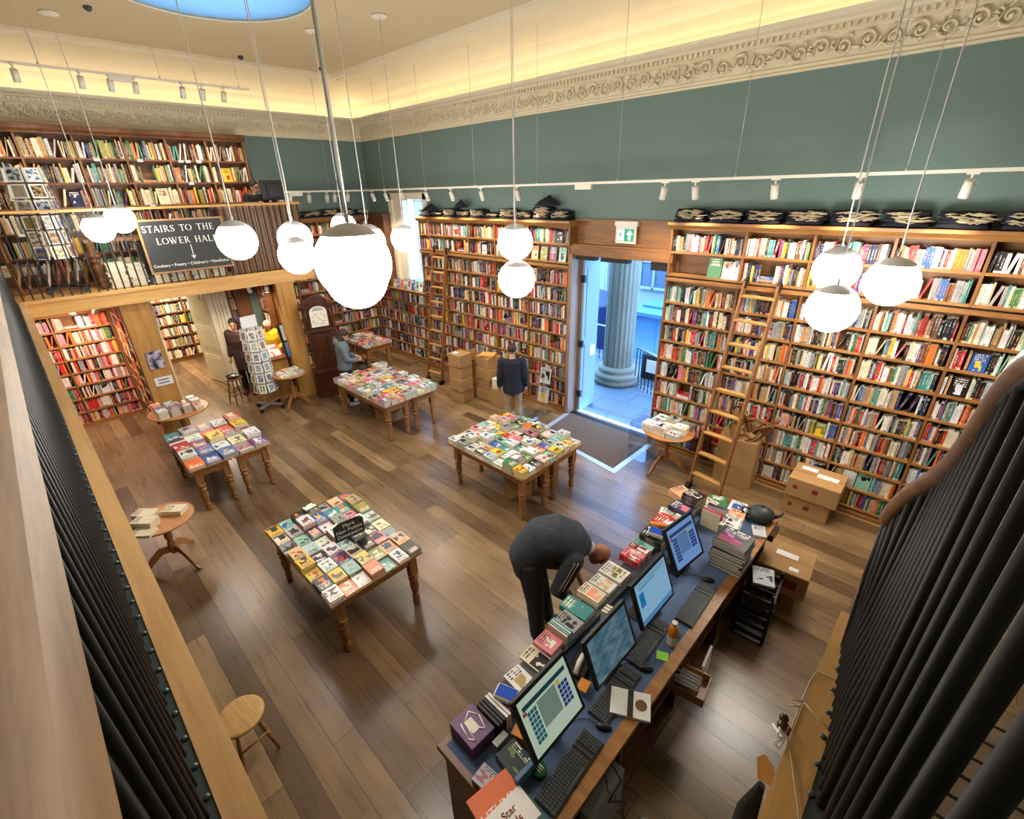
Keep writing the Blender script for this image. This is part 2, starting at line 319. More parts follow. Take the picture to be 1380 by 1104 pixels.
# cornice, cove and ceiling swept round the hall
def sweep(m, prof, uvs=False):
    prev = None
    cs = lambda d, z: [(XW+d, YW-d, z), (XE-d, YW-d, z), (XE-d, YS+d, z), (XW+d, YS+d, z)]
    for d, z in prof:
        A = [m.P(p) for p in cs(d, z)]
        if prev:
            for k in range(4): m.F([prev[k], prev[(k+1) % 4], A[(k+1) % 4], A[k]])
        prev = A
m = MB(); sweep(m, [(0, 5.66), (.05, 5.66), (.05, 5.685), (.035, 5.70), (.035, 5.735), (.02, 5.745), (.02, 5.985), (.05, 5.99), (.05, 6.0), (.10, 6.0), (.10, 6.055), (.17, 6.06), (.2, 6.085), (.30, 6.095), (.34, 6.12), (.35, 6.15), (.33, 6.155), (.33, 6.12), (.16, 6.10), (.16, 6.08), (0, 6.08)])
x = XW+.2
while x < 0.9:
    m.box(x, YW-.15, 6.01, x+.035, YW-.09, 6.055); x += .075
y = YS+.3
while y < YW-.2:
    m.box(XW+.09, y, 6.01, XW+.15, y+.035, 6.055); y += .075
struct(m.build('trim_1', 'plaster'))
def scrolls(m, n, place, s0, s1):
    """rinceau of spirals and leaves in relief along a frieze"""
    def spiral(cx, cz, r, turns, a0, sg):
        pts = []; rad = []
        for k in range(22):
            t = k/21; a = a0+sg*turns*2*PI*t; q = r*(1-.82*t)
            pts.append(place(cx+math.cos(a)*q, cz+math.sin(a)*q, .022)); rad.append(.017*(1-.4*t))
        m.tube(pts, rad, 5); m.ball(place(cx, cz, .024), .024, 6, 4)
    k = 0; s = s0
    while s < s1:
        up = 1 if k % 2 else -1
        spiral(s, 5.862+up*.012, .092, 1.35, PI*(.9 if up > 0 else 1.1), -up)
        for j in range(5):
            a = R.uniform(0, 2*PI); cx = s+math.cos(a)*.125; cz = 5.865+math.sin(a)*.082; b = R.uniform(-1, 1)
            m.tube([place(cx-.03, cz-.02*b, .01), place(cx, cz+.012, .032), place(cx+.035, cz+.03*b, .012)], [.006, .016, .005], 5)
        m.tube([place(s+.07, 5.80-up*.03, .016), place(s+.14, 5.80+.02, .022), place(s+.19, 5.93, .016)], .011, 5)
        s += .235; k += 1
m = MB(); scrolls(m, 0, lambda s, z, d: (s, YW-.02-d, z), XW+.25, .9); scrolls(m, 0, lambda s, z, d: (XW+.02+d, s, z), -1.2, YW-.2)
struct(m.build('trim_2', 'plaster'))
m = MB(); sweep(m, [(0, 6.08), (.03, 6.3), (.12, 6.46), (.3, 6.6), (.55, 6.71), (.8, 6.78), (1.0, 6.81)]); 
t = NT('cove_paint'); nz = t.noise(t.coord(), 1.1, 5, .6); t.set(Base_Color=t.mix(t.mth('MULTIPLY', nz, .5), rgb(228, 216, 188), rgb(200, 190, 162)), Roughness=.9); t.bump(nz, .3, .05); M['cove_paint'] = t.m
struct(m.build('ceiling_cove', 'cove_paint'))
m = MB(); sweep(m, [(1.0, 6.80), (1.02, 6.775), (1.06, 6.765), (1.08, 6.80), (1.12, 6.805), (1.14, 6.775), (1.2, 6.77), (1.22, 6.80), (1.3, 6.83)]); struct(m.build('trim_3', 'plaster'))
OX, OY, OR = -8.2, 2.94, 1.25; CZ = 6.83
m = MB(); N = 64; d = 1.25; x0, x1, yy0, yy1 = XW+d, XE-d, YS+d, YW-d
def edge(a):
    c, s = math.cos(a), math.sin(a); ts = []
    if c > 1e-9: ts.append((x1-OX)/c)
    if c < -1e-9: ts.append((x0-OX)/c)
    if s > 1e-9: ts.append((yy1-OY)/s)
    if s < -1e-9: ts.append((yy0-OY)/s)
    t = min(ts); return (OX+c*t, OY+s*t, CZ)
angs = sorted([2*PI*k/N for k in range(N)]+[math.atan2(b-OY, a-OX) % (2*PI) for a in (x0, x1) for b in (yy0, yy1)])
A = [m.P((OX+math.cos(a)*OR, OY+math.sin(a)*OR, CZ)) for a in angs]; B = [m.P(edge(a)) for a in angs]; m.bridge(A, B, False)
T2 = [m.P((OX+math.cos(a)*OR, OY+math.sin(a)*OR, CZ+.5)) for a in angs]; m.bridge(T2, A, True)
struct(m.build('ceiling', 'ceiling_paint'))
m = MB(); a = [m.P((OX+math.cos(2*PI*k/48)*(OR+.02), OY+math.sin(2*PI*k/48)*(OR+.02), CZ+.03)) for k in range(48)]; m.F(a)
w = struct(m.build('window_2', 'sky_glass'), 'round blue skylight glass in ceiling')
m = MB(); m.tube([(OX+math.cos(2*PI*k/48)*(OR-.0), OY+math.sin(2*PI*k/48)*(OR-.0), CZ+.0) for k in range(49)], .012, 6); struct(m.build('trim_4', 'white_paint'))
m = MB(); m.box(XW-.6, YS-.3, 7.4, OX-OR-.1, YW+.3, 7.6); m.box(OX+OR+.1, YS-.3, 7.4, XE+.3, YW+.3, 7.6); m.box(OX-OR-.1, YS-.3, 7.4, OX+OR+.1, OY-OR-.1, 7.6); m.box(OX-OR-.1, OY+OR+.1, 7.4, OX+OR+.1, YW+.3, 7.6); struct(m.build('roof', 'plaster'))
# cove lighting behind the cornice lip
for k, (a, b) in enumerate((((XW+.10, YW-.15, 6.10), (XE-.3, YW-.10, 6.112)), ((XW+.10, YS+.3, 6.10), (XW+.15, YW-.16, 6.112)))):
    m = MB(); m.box(*a, *b); tag(m.build('light_strip', 'cove_led'), 'warm glowing strip behind the cornice over the '+('doorway wall' if k == 0 else 'gallery wall'), 'light strip')
# camera-side galleries and the far gallery
m = MB(); m.box(-10.95, YS, 2.7, XE, -.09, 2.93); m.box(.07, -.09, 2.7, XE, 1.78, 2.80); struct(m.build('floor_gallery', 'mat_brown'))
m = MB(); m.box(XW, YS, 2.70, -10.95, 4.72, 2.94); struct(m.build('floor_far_gallery', 'oak_pale'))
s0 = 0.0
for k in range(46):   # slatted deck of the side gallery
    pass
m = MB(); y = -.05
while y < 1.7:
    m.box(.1, y, 2.86, 1.6, y+.068, 2.9); y += .08
struct(m.build('floor_deck', 'deck_x'), 'slatted wooden deck of side gallery')
m = MB(); m.box(-10.86, -.07, 2.62, -.06, .012, 2.95); struct(m.build('trim_5', 'beam_x'), 'timber beam along the near gallery')
m = MB(); m.box(-.02, 0, 2.62, .06, 1.75, 2.95); struct(m.build('trim_6', 'beam_y'), 'timber beam along the side gallery')
m = MB(); m.box(-10.96, -.07, 2.69, -10.84, 4.76, 2.90); m.box(-10.97, -.07, 2.90, -10.82, 4.78, 2.955); m.box(-12.9, 4.72, 2.69, -10.9, 4.77, 2.95); struct(m.build('trim_7', 'beam_y'), 'oak beam edging the far gallery')
# post, partition and panels under the far gallery
m = MB(); m.box(-11.02, 3.88, 0, -10.86, 4.25, 2.69); m.box(-11.0, 3.98, .1, -10.85, 4.0, 2.6); m.box(XW, 4.20, 0, -10.95, 4.25, 2.69); struct(m.build('wall_partition', 'panel_z'))
m = MB(); m.box(-11.15, 1.15, 0, -10.96, 1.60, 2.69); m.box(-10.965, 1.15, 0, -10.94, 1.24, 2.69); m.box(-11.3, 1.44, 0, -11.15, 1.60, 2.69); struct(m.build('wall_pilaster', 'panel_z'))
# baseboards and door frame
m = MB(); m.box(-3.62, YW-.28, 0, -3.55, YW, 3.3) if 0 else None
m.box(DX0-.03, YW-.02, 0, DX0+.1, YW+.3, DZ); struct(m.build('trim_8', 'jamb_z'))
m = MB(); m.box(-5.66, 7.40, 3.28, -3.60, 7.50, 3.44); m.box(-5.66, 7.45, 3.44, -3.60, 7.62, 3.47); m.box(-5.66, 7.60, 3.44, -3.60, 7.66, 3.86); m.box(-5.66, 7.56, 3.86, -3.60, 7.66, 3.90); struct(m.build('trim_9', 'oak_mid'), 'wooden header panel over the doorway')
m = MB(); m.box(-5.64, 7.36, 0, -5.56, YW, 3.3); m.box(-3.66, 7.6, 0, -3.58, YW, 3.3); struct(m.build('trim_10', 'jamb_z'))
# inner white door with hinges, seen open in the back room
d1 = tag(bpy.data.objects.new('door_1', None), None, kind='structure'); COL.objects.link(d1); d1.location = (-13.0, 3.02, 0)
d1.rotation_euler = (0, 0, math.atan2(-.20, -1.05))
m = MB(); m.box(0, -.045, .02, 1.06, 0, 2.6); 
for z0, z1 in ((.15, .75), (.9, 1.5), (1.65, 2.45)): m.box(.14, .0, z0, .92, .012, z1); m.box(.2, .012, z0+.06, .86, .018, z1-.06)
m.build('door_panel', 'white_paint', d1)
m = MB(); m.cyl((.98, 0, 1.1), (.98, .06, 1.1), .012); m.ball((.98, .08, 1.1), .028, 10, 8); m.build('door_knob', 'brass', d1)
m = MB()
for i in range(5): m.box(-12.93+.0*i, 3.03+.075*i, 0, -12.90+.008*(i % 2), 3.03+.075*i+.06, 2.65)
m.box(-12.95, 3.0, 0, -12.93, 3.42, 2.69); m.box(-12.96, 2.98, 0, -12.86, 3.04, 2.69); m.box(-12.96, 1.86, 0, -12.9, 1.92, 2.69); struct(m.build('trim_11', 'white_paint'))
# window in the back wall
wn = tag(bpy.data.objects.new('window_1', None), None, kind='structure'); COL.objects.link(wn); wn.location = (0, 0, 0)
m = MB(); m.box(WX0-.02, YW-.03, WZ0, WX0+.12, YW+.3, WZ1); m.box(WX1-.12, YW-.03, WZ0, WX1+.02, YW+.3, WZ1); m.box(WX0-.02, YW-.03, WZ1-.14, WX1+.02, YW+.3, WZ1+.02); m.box(WX0, YW-.02, WZ0, WX1, YW+.3, WZ0+.05)
m.box(WX0+.12, YW+.05, WZ0, WX0+.5, YW+.09, WZ1-.14)
m.build('window_frame', 'white_paint', wn)
m = MB()
for i in range(4): x = WX0+.5+i*(WX1-WX0-.62)/3; m.box(x-.015, YW+.2, WZ0, x+.015, YW+.23, WZ1)
for z in (2.02, 2.75, 3.45, 4.2): m.box(WX0+.5, YW+.2, z-.015, WX1-.1, YW+.23, z+.015)
m.build('glazing_bars', 'white_paint', wn)
m = MB(); m.box(WX0+.1, YW+.212, WZ0, WX1-.1, YW+.218, WZ1); m.build('pane', 'clear_glass', wn)
# doorway: metal threshold strip, mat
m = MB(); m.poly([(-5.62, 7.36), (-5.50, 6.30), (-3.52, 6.02), (-3.52, 7.3), (-3.62, 7.3), (-3.62, 6.14), (-5.40, 6.39), (-5.52, 7.36)], 0, .006); struct(m.build('trim_12', 'sill_metal'), 'metal strip around the doormat')
m = MB(); m.poly([(-5.52, 7.44), (-5.41, 6.39), (-3.62, 6.14), (-3.62, 7.44)], 0, .008); tag(m.build('doormat', 'mat_brown'), 'brown entrance mat set into the floor inside the open doorway', 'mat')
m = MB(); m.box(-5.6, 7.44, 0, -3.64, 7.56, .012); struct(m.build('trim_13', 'black_metal'))
for x0, x1, z0, w_ in ((-4.98, -4.42, 3.2, 'middle'), (-5.52, -5.1, 3.2, 'hinge side'), (-3.98, -3.66, 3.14, 'bookcase side')): m = MB(); m.box(x0, 7.43, z0, x1, 7.57, 3.279); tag(m.build('door_closer', 'black_metal'), f'black door closer box fixed under the doorway header, {w_}', 'door closer')
# ------------------------------------------------------------------ outside
m = MB(); m.box(-14, YW+.3, -.12, 2, 11.6, -.01); struct(m.build('pavement_porch', 'flagstones'))
m = MB(); m.box(-26, 11.6, -.7, 6, 30, -.6); struct(m.build('road', 'stone_floor'))
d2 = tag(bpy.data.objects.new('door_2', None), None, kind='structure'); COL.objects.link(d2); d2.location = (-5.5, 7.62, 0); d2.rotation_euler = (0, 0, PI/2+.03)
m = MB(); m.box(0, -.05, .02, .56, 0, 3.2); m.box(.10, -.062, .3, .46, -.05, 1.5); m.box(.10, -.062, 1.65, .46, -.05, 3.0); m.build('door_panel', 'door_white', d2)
m = MB()
for z in (.35, 1.45, 2.75): m.box(-.02, -.07, z, .04, .02, z+.14)
m.build('hinge', 'black_metal', d2)
m = MB(); m.box(.30, -.074, 1.2, .46, -.064, 1.42); m.build('notice', 'white_paper', d2)
# fluted column
cx, cy = -5.86, 9.75; m = MB(); prof = []
n = 96
def fl(z, r):
    return [m.P((cx+math.cos(2*PI*k/n)*(r-(.028*abs(math.sin(k/n*PI*20)))), cy+math.sin(2*PI*k/n)*(r-(.028*abs(math.sin(k/n*PI*20)))), z)) for k in range(n)]
pr = [fl(.42, .37), fl(2.2, .36), fl(4.4, .34)]; m.bridge(pr[0], pr[1]); m.bridge(pr[1], pr[2]); m.F(pr[2])
col = thing('stone_column', 'tall fluted grey stone column standing on the porch outside the doorway', 'column', (0, 0, 0)); m.build('shaft', 'stone', col)
m = MB(); m.lathe([(.56, 0), (.56, .1), (.53, .12), (.55, .17), (.55, .22), (.50, .26), (.46, .29), (.47, .34), (.46, .38), (.40, .41), (.38, .43)], (cx, cy, 0), 40); m.build('base_ring', 'stone', col)
# buildings opposite
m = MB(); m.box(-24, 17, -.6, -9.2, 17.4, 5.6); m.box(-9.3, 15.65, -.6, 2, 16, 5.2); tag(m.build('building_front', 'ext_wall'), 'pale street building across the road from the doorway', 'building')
def sash(x, y, z, w, h, label):
    o = thing('sash_window', label, 'window', (x, y, z)); o['kind'] = 'thing'
    m = MB()
    for a, b, c, d in ((0, 0, w, .08), (0, h-.08, w, h), (0, 0, .08, h), (w-.08, 0, w, h), (w/2-.03, 0, w/2+.03, h), (0, h/2-.03, w, h/2+.03)): m.box(a, -.08, b, c, 0, d)
    m.build('sash_frame', 'ext_wall', o); m = MB(); m.box(.05, -.03, .05, w-.05, -.01, h-.05); m.build('pane', 'ext_pane', o)
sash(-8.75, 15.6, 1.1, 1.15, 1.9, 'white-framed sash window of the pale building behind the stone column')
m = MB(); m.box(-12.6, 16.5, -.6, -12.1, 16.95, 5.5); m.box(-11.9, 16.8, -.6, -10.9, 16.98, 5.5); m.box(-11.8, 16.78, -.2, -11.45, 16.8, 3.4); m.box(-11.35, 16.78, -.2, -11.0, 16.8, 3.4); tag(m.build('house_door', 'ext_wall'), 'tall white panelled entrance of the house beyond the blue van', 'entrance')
o = thing('market_stall', 'pale blue panelled cabin with flat top beyond the porch railing', 'cabin', (0, 0, 0))
m = MB(); m.box(-7.3, 12.6, -.6, -4.0, 14.3, .95)
for x in (-6.4, -5.3, -4.4): m.box(x, 12.58, -.4, x+.03, 12.6, .85)
m.build('body_panel', 'blue_paint', o); m = MB(); m.box(-7.4, 12.5, .95, -3.9, 14.4, 1.05); m.box(-7.2, 13.2, 1.05, -4.1, 13.28, 1.12); m.build('top_panel', 'blue_paint', o)
van = thing('van', 'dark blue van with pale lettering parked beyond the porch column', 'van', (-9.9, 12.9, -.75), -.35)
m = MB(); m.poly([(-1.1, .35), (2.0, .35), (2.0, 1.9), (1.6, 2.1), (-.1, 2.1), (-.6, 1.35), (-1.1, 1.1)], -.9, .9, 'xz'); m.build('body_shell', 'van_blue', van, bevel=.06)
m = MB(); m.box(-.2, -.92, 1.35, 1.4, -.9, 1.9); m.box(-.2, .9, 1.35, 1.4, .92, 1.9); m.build('side_window', 'black_plastic', van)
for x in (-.6, 1.4):
    for s in (-1, 1): m = MB(); m.cyl((x, s*.78, .33), (x, s*.94, .33), .33, n=20); m.build('wheel', 'black_plastic', van)
text('MINI CABS', .3, 'white_paper', van, frame_m((.6, -.925, .95), (1, 0, 0), (0, 0, 1))) if 0 else None
m = MB()
for r_ in range(3):
    for k in range(9-r_): m.box(-.15+k*.17, -.925, 1.08-r_*.17, -.15+k*.17+.12, -.905, 1.19-r_*.17)
m.build('lettering', 'white_paper', van)
def railing(x0, y0, x1, y1, label):
    o = thing('iron_railing', label, 'railing', (0, 0, 0)); L = math.hypot(x1-x0, y1-y0); n = int(L/.13)
    m = MB()
    for k in range(n+1):
        t = k/n; m.cyl((x0+(x1-x0)*t, y0+(y1-y0)*t, 0), (x0+(x1-x0)*t, y0+(y1-y0)*t, .95), .012, n=6)
    m.build('railing_bars', 'black_metal', o); m = MB(); m.tube([(x0, y0, .95), ((x0+x1)/2, (y0+y1)/2, .97), (x1, y1, .95)], .026, 6); m.tube([(x0, y0, .1), (x1, y1, .1)], .014, 6); m.build('top_rail', 'steel', o)
railing(-8.6, 10.8, -6.9, 10.9, 'black iron railing between the column and the van'); railing(-5.35, 9.75, -4.1, 9.1, 'black iron railing beside the porch steps with a small notice')
m = MB(); m.box(-4.9, 9.40, .55, -4.62, 9.42, .84); tag(m.build('notice_card', 'white_paper'), 'small white notice hung on the porch railing', 'notice')
m = MB(); m.box(-5.5, 10.3, 0, -4.0, 10.4, .62); tag(m.build('black_planter', 'black_plastic'), 'black panel box behind the porch railing', 'planter')
# yellow poster seen through the window
o = thing('poster', 'yellow poster hanging outside behind the window panes', 'poster', (-11.15, 7.97, 2.45)); m = MB(); m.box(0, 0, 0, .62, .02, 1.0); m.build('sheet', 'gold_yellow', o)
text('ICE\nON\nSALE', .22, 'slate', o, frame_m((.31, -.004, .5), (1, 0, 0), (0, 0, 1)))
# ------------------------------------------------------------------ books
PAL = dict(cream=(232, 220, 192), white=(236, 234, 228), grey=(150, 150, 150), black=(28, 27, 30), red=(196, 34, 36), crimson=(140, 24, 36), orange=(226, 110, 40), yellow=(232, 194, 56),
 green=(52, 120, 72), olive=(138, 140, 66), teal=(60, 140, 140), blue=(46, 92, 166), navy=(32, 40, 84), pink=(224, 128, 140), purple=(104, 60, 120), brown=(108, 70, 46), tan=(190, 152, 104), silver=(196, 200, 204), mint=(150, 200, 176), peach=(238, 176, 140))
def pc(nm, j=.08):
    return tuple(min(1, max(.004, lin(c)*R.uniform(1-j*2, 1+j))) for c in PAL[nm])+(1,)
def pick(style):
    w = dict(mixed='cream:14 white:18 grey:9 black:15 red:7 crimson:4 orange:5 yellow:3 green:4 olive:2 teal:5 blue:5 navy:5 pink:3 purple:3 brown:4 tan:5 silver:6 mint:2 peach:3',
     dark='cream:9 white:11 grey:10 black:19 red:6 crimson:7 orange:3 yellow:3 green:3 brown:8 navy:8 purple:5 tan:5 silver:4 pink:3 teal:3',
     red='cream:7 white:16 grey:6 black:12 red:16 crimson:8 orange:5 pink:8 green:3 yellow:3 navy:4 silver:5 peach:6',
     antique='cream:18 tan:14 brown:10 grey:12 black:10 green:5 olive:8 red:4 orange:4 yellow:3 navy:4 silver:6 white:5 teal:3',
     pale='white:20 silver:8 cream:6 grey:4 mint:3 teal:1 pink:2 peach:2',
     cover='cream:14 white:20 grey:10 black:12 red:4 orange:5 yellow:6 green:5 teal:4 blue:6 navy:5 pink:7 purple:2 tan:5 mint:5 peach:6 silver:5 olive:2',
     travel='blue:9 teal:4 orange:3 white:12 cream:7 grey:5 purple:5 red:4 green:4 yellow:4 navy:4 silver:6 peach:3')[style].split()
    n, k = zip(*[a.split(':') for a in w]); return R.choices(n, [int(x) for x in k])[0]
def contrast(nm):
    return pc(R.choice(['black', 'navy', 'crimson', 'brown', 'black', 'red', 'blue']) if sum(PAL[nm]) > 420 else R.choice(['white', 'cream', 'yellow', 'white', 'peach', 'orange']))
def ordn(n): return str(n)+('th' if 10 <= n % 100 <= 20 else {1: 'st', 2: 'nd', 3: 'rd'}.get(n % 10, 'th'))
SHELVED = []
CAM = Vector((0, 0, 4.4))
def stand_book(m, w, h, d, c1, c2, mats=(0, 1, 2)):
    """upright book, origin at its spine foot, spine facing -y"""
    sp, cv, pg = mats; m.c1 = c1; m.c2 = c2; t = .0015
    i = [m.P(p) for p in ((0, 0, 0), (w, 0, 0), (w, d, 0), (0, d, 0), (0, 0, h), (w, 0, h), (w, d, h), (0, d, h))]; q = ((0, 0), (1, 0), (1, 1), (0, 1))
    for mt, fc in ((sp, (0, 1, 5, 4)), (cv, (1, 2, 6, 5)), (cv, (3, 0, 4, 7)), (pg, (2, 3, 7, 6)), (pg, (4, 5, 6, 7)), (pg, (0, 3, 2, 1))): m.F([i[j] for j in fc], q, False, mt)
def fill(T, x0, x1, z, hmax, style, where, row, dmax=.2, lean=.12, hs=1.0):
    x = x0+.006; n = 0; end = x1-.008; run = None
    while x < end:
        if run is None or run[1] <= 0:
            nm = pick(style); run = [nm, R.choice([1, 1, 1, 1, 2, 3]), R.uniform(.62, .86), R.uniform(.012, .032), contrast(nm)]
        nm = run[0]; run[1] -= 1
        w = min(.055, max(.011, run[3]*R.uniform(.85, 1.15))); h = min(hmax*.92, .26*hs*run[2]*R.uniform(.96, 1.04)+.035)
        d = min(dmax, h*R.uniform(.64, .72)); r = R.random(); a = 0; kind = 'up'
        if r < .007 and end-x > .2:                     # a face-out copy
            kind = 'face'; w2 = h*.66; rec = (T @ Matrix.Translation((x+.01, .03, z)) @ Matrix.Rotation(-.12, 4, 'X'), w2, .02, h, kind); step = w2+.02
        elif r < .014 and end-x > .24:                   # a few laid flat
            zz = z
            for k in range(R.randint(2, 5)):
                tk = R.uniform(.018, .03)
                rec = (T @ Matrix.Translation((x+.004, .03, zz+tk)) @ Matrix.Rotation(PI/2, 4, 'Y'), tk, .21, .15, 'up')
                SHELVED.append(dict(rec=rec, nm=nm, c1=pc(nm), c2=contrast(nm)[:3]+(R.random(),), where=where, row=row, n=n+1, flat=True)); n += 1; zz += tk; nm = pick(style)
            x += .225; continue
        elif r < .018+lean*.25 and end-x > .16: kind = 'gap'; x += R.uniform(.01, .05); continue
        else:
            if w > end-x: break
            if r > 1-lean: a = R.uniform(.08, .3)
            off = h*math.sin(a); 
            if x+w+off > x1: a = 0; off = 0
            rec = (T @ Matrix.Translation((x+off, R.uniform(.018, .045), z+.001)) @ Matrix.Rotation(-a, 4, 'Y'), w/math.cos(a), h*math.cos(a) if a > .4 else h, d, 'up'); step = w/math.cos(a)+off+.001
            if a: rec = (T @ Matrix.Translation((x+off, R.uniform(.018, .045), z+.001)) @ Matrix.Rotation(-a, 4, 'Y'), w, h, d, 'up'); rec = (T @ Matrix.Translation((x, .03, z+.001+w*math.sin(a))) @ Matrix.Rotation(a, 4, 'Y'), w, h, d, 'up')
        n += 1
        SHELVED.append(dict(rec=rec, nm=nm, c1=pc(nm, .03), c2=run[4][:3]+(R.random(),), where=where, row=row, n=n, flat=False)); x += step
def put_book(m, rec):
    M4, w, h, d, kind = rec['rec']; old = m.T; m.T = M4
    if kind == 'face':   # cover faces the room
        m.c1, m.c2 = rec['c1'], rec['c2']; i = [m.P(p) for p in ((0, 0, 0), (w, 0, 0), (w, h, 0), (0, h, 0), (0, 0, d), (w, 0, d), (w, h, d), (0, h, d))]; q = ((0, 0), (1, 0), (1, 1), (0, 1))
        for mt, fc in ((1, (0, 1, 5, 4)), (2, (1, 2, 6, 5)), (0, (3, 0, 4, 7)), (1, (2, 3, 7, 6)), (2, (4, 5, 6, 7)), (2, (0, 3, 2, 1))): m.F([i[j] for j in fc], q, False, mt)
    else: stand_book(m, w, h, d, rec['c1'], rec['c2'])
    m.T = old
BM = ['book_spine', 'book_cover', 'book_pages']
def bookcase(label, T, divs, shelves, top, styles, wherefmt, depth=.26, rail=None, plinth=.1, cornice=.07, mx='oak_x', mz='oak_z', skip=(), z00=0, tops=True, back='oak_mid', lean=.03, cname='bookcase', hs=1.0):
    o = thing(cname, label, 'bookcase', (0, 0, 0)); o.matrix_world = T; x0, x1 = divs[0], divs[-1]; t = .032
    m = MB(); m.box(x0, depth, z00, x1, depth+.02, top); m.build('back_panel', back, o)
    m = MB(); m.box(x0-t/2, .004, z00, x1+t/2, depth, z00+plinth-.03); m.box(x0-t/2, -.012, z00, x1+t/2, .004, z00+plinth-.045); m.build('plinth', mx, o)
    for x in divs: m = MB(); m.box(x-t/2, 0, z00+plinth-.03, x+t/2, depth, top-.03); m.build('upright', mz, o)
    for k in range(len(divs)-1):
        a, b = divs[k]+t/2, divs[k+1]-t/2; zs = sorted(shelves)+[top]
        for r, z in enumerate(zs[:-1]):
            m = MB(); m.box(a, .006, z-.026, b, depth, z); m.box(a, .0, z-.03, b, .008, z+.001); m.build('shelf', mx, o)
            if (k, r) in skip: continue
            fill(T, a, b, z, zs[r+1]-z-.035, styles[k % len(styles)], wherefmt % ordn(k+1), r+1, depth-.05, lean, hs)
    if cornice:
        m = MB(); m.poly([(.02, top-.035), (-.02, top-.035), (-.03, top-.01), (-.045, top), (-.06, top+.02), (-.075, top+.03), (-.075, top+cornice), (depth+.02, top+cornice), (depth+.02, top-.02)], x0-.05, x1+.05, 'yz'); m.build('cornice', mx, o)
    if rail:
        m = MB(); m.box(x0-t/2, -.03, rail-.07, x1+t/2, .01, rail-.015); m.build('shelf_ledge', mx, o)
        m = MB(); m.tube([(x0, -.06, rail+.01), (x1, -.06, rail+.01)], .011, 8)
        for x in divs: m.cyl((x, .0, rail), (x, -.06, rail+.01), .009, n=6)
        m.build('ladder_rail', 'black_metal', o)
    return o
TB = lambda: Matrix.Translation((0, 7.38, 0))
TL = lambda X: frame_m((X, 0, 0), (0, 1, 0), (-1, 0, 0))
ZR = [.12, .42, .73, 1.05, 1.37, 1.70, 2.03, 2.36, 2.68, 3.12, 3.47]
bookcase('tall oak bookcase filling the wall between the doorway and the side gallery', TB(), [-3.64, -2.52, -1.66, -.81, .03, .88], ZR, 3.83, ['mixed'], '%s bay past doorway', rail=3.08, skip=((0, 9),))
bookcase('tall oak bookcase between the window and the doorway with ladder', TB(), [-10.34, -9.39, -8.51, -7.66, -6.70, -5.66], [.12, .43, .74, 1.06, 1.38, 1.71, 2.04, 2.37, 2.70, 3.13, 3.47], 3.80, ['dark'], '%s bay from window', rail=3.09, skip=((4, 9),))
bookcase('low oak bookcase under the window', TB(), [-12.73, -12.0, -11.2, -10.37], [.12, .42, .73, 1.04, 1.35, 1.66], 1.96, ['dark'], '%s bay under window', cornice=.035)
m = MB(); m.box(-12.75, 7.40, 1.99, -11.95, 7.64, 3.84); m.box(-12.75, 7.36, 3.84, -11.93, 7.64, 3.9); tag(m.build('cupboard', 'brown_z'), 'plain wooden cupboard between corner bookcase and window reveal', 'cupboard')
bookcase('tall oak bookcase on the gallery wall behind the clock', TL(-12.72), [4.3, 5.1, 5.9, 6.7, 7.34], [.12, .43, .74, 1.06, 1.38, 1.71, 2.04, 2.37, 2.70, 3.13, 3.47], 3.80, ['dark'], '%s bay past clock', depth=.22, rail=3.09)
bookcase('wide gallery bookcase under the ceiling frieze', TL(-12.52), [-.75, .05, .77, 1.54, 2.26, 2.98, 3.70, 4.45], [3.06, 3.47, 3.88, 4.29, 4.70, 5.11], 5.52, ['antique'], '%s gallery bay', depth=.24, z00=2.95, cornice=.1, mx='brown_z', lean=.11, mz='oak_z', hs=1.28, back='brown_z')
bookcase('bookcase of red-spined fiction under the far gallery', TL(-12.84), [-.6, .2, 1.12], [.08, .34, .63, .91, 1.18, 1.46, 1.75, 2.05], 2.37, ['red'], '%s bay under gallery', depth=.24, plinth=.08, cornice=.035)
bookcase('bookcase standing crosswise between the red fiction shelves and the wooden pilaster', Matrix.Translation((0, 1.14, 0)), [-12.8, -12.2, -11.6, -11.04], [.08, .34, .63, .91, 1.18, 1.46, 1.75, 2.05, 2.35], 2.66, ['red'], '%s bay beside panel', depth=.26, plinth=.08, cornice=0)
bookcase('bookcase of old volumes in the room beyond the white door', TL(-16.35), [1.6, 2.3, 3.15, 3.9], [.12, .45, .78, 1.11, 1.44, 1.77, 2.1], 2.45, ['antique'], '%s bay beyond door', depth=.24, cornice=.05, mx='brown_z', mz='brown_z')
bookcase('dark bookcase behind the woman in the brown coat', TL(-12.86), [3.44, 3.9], [.3, .62, .94, 1.26, 1.58, 1.9, 2.2], 2.6, ['dark'], '%s bay behind woman', depth=.08, cornice=0, mx='brown_z', mz='brown_z')
bookcase('shelves on the partition above the counter clerk', Matrix.Translation((0, 3.98, 0)), [-12.5, -12.0], [1.2, 1.55, 1.9, 2.25], 2.6, ['dark'], '%s bay above clerk', depth=.15, cornice=0, z00=1.1, mx='brown_z', mz='brown_z')
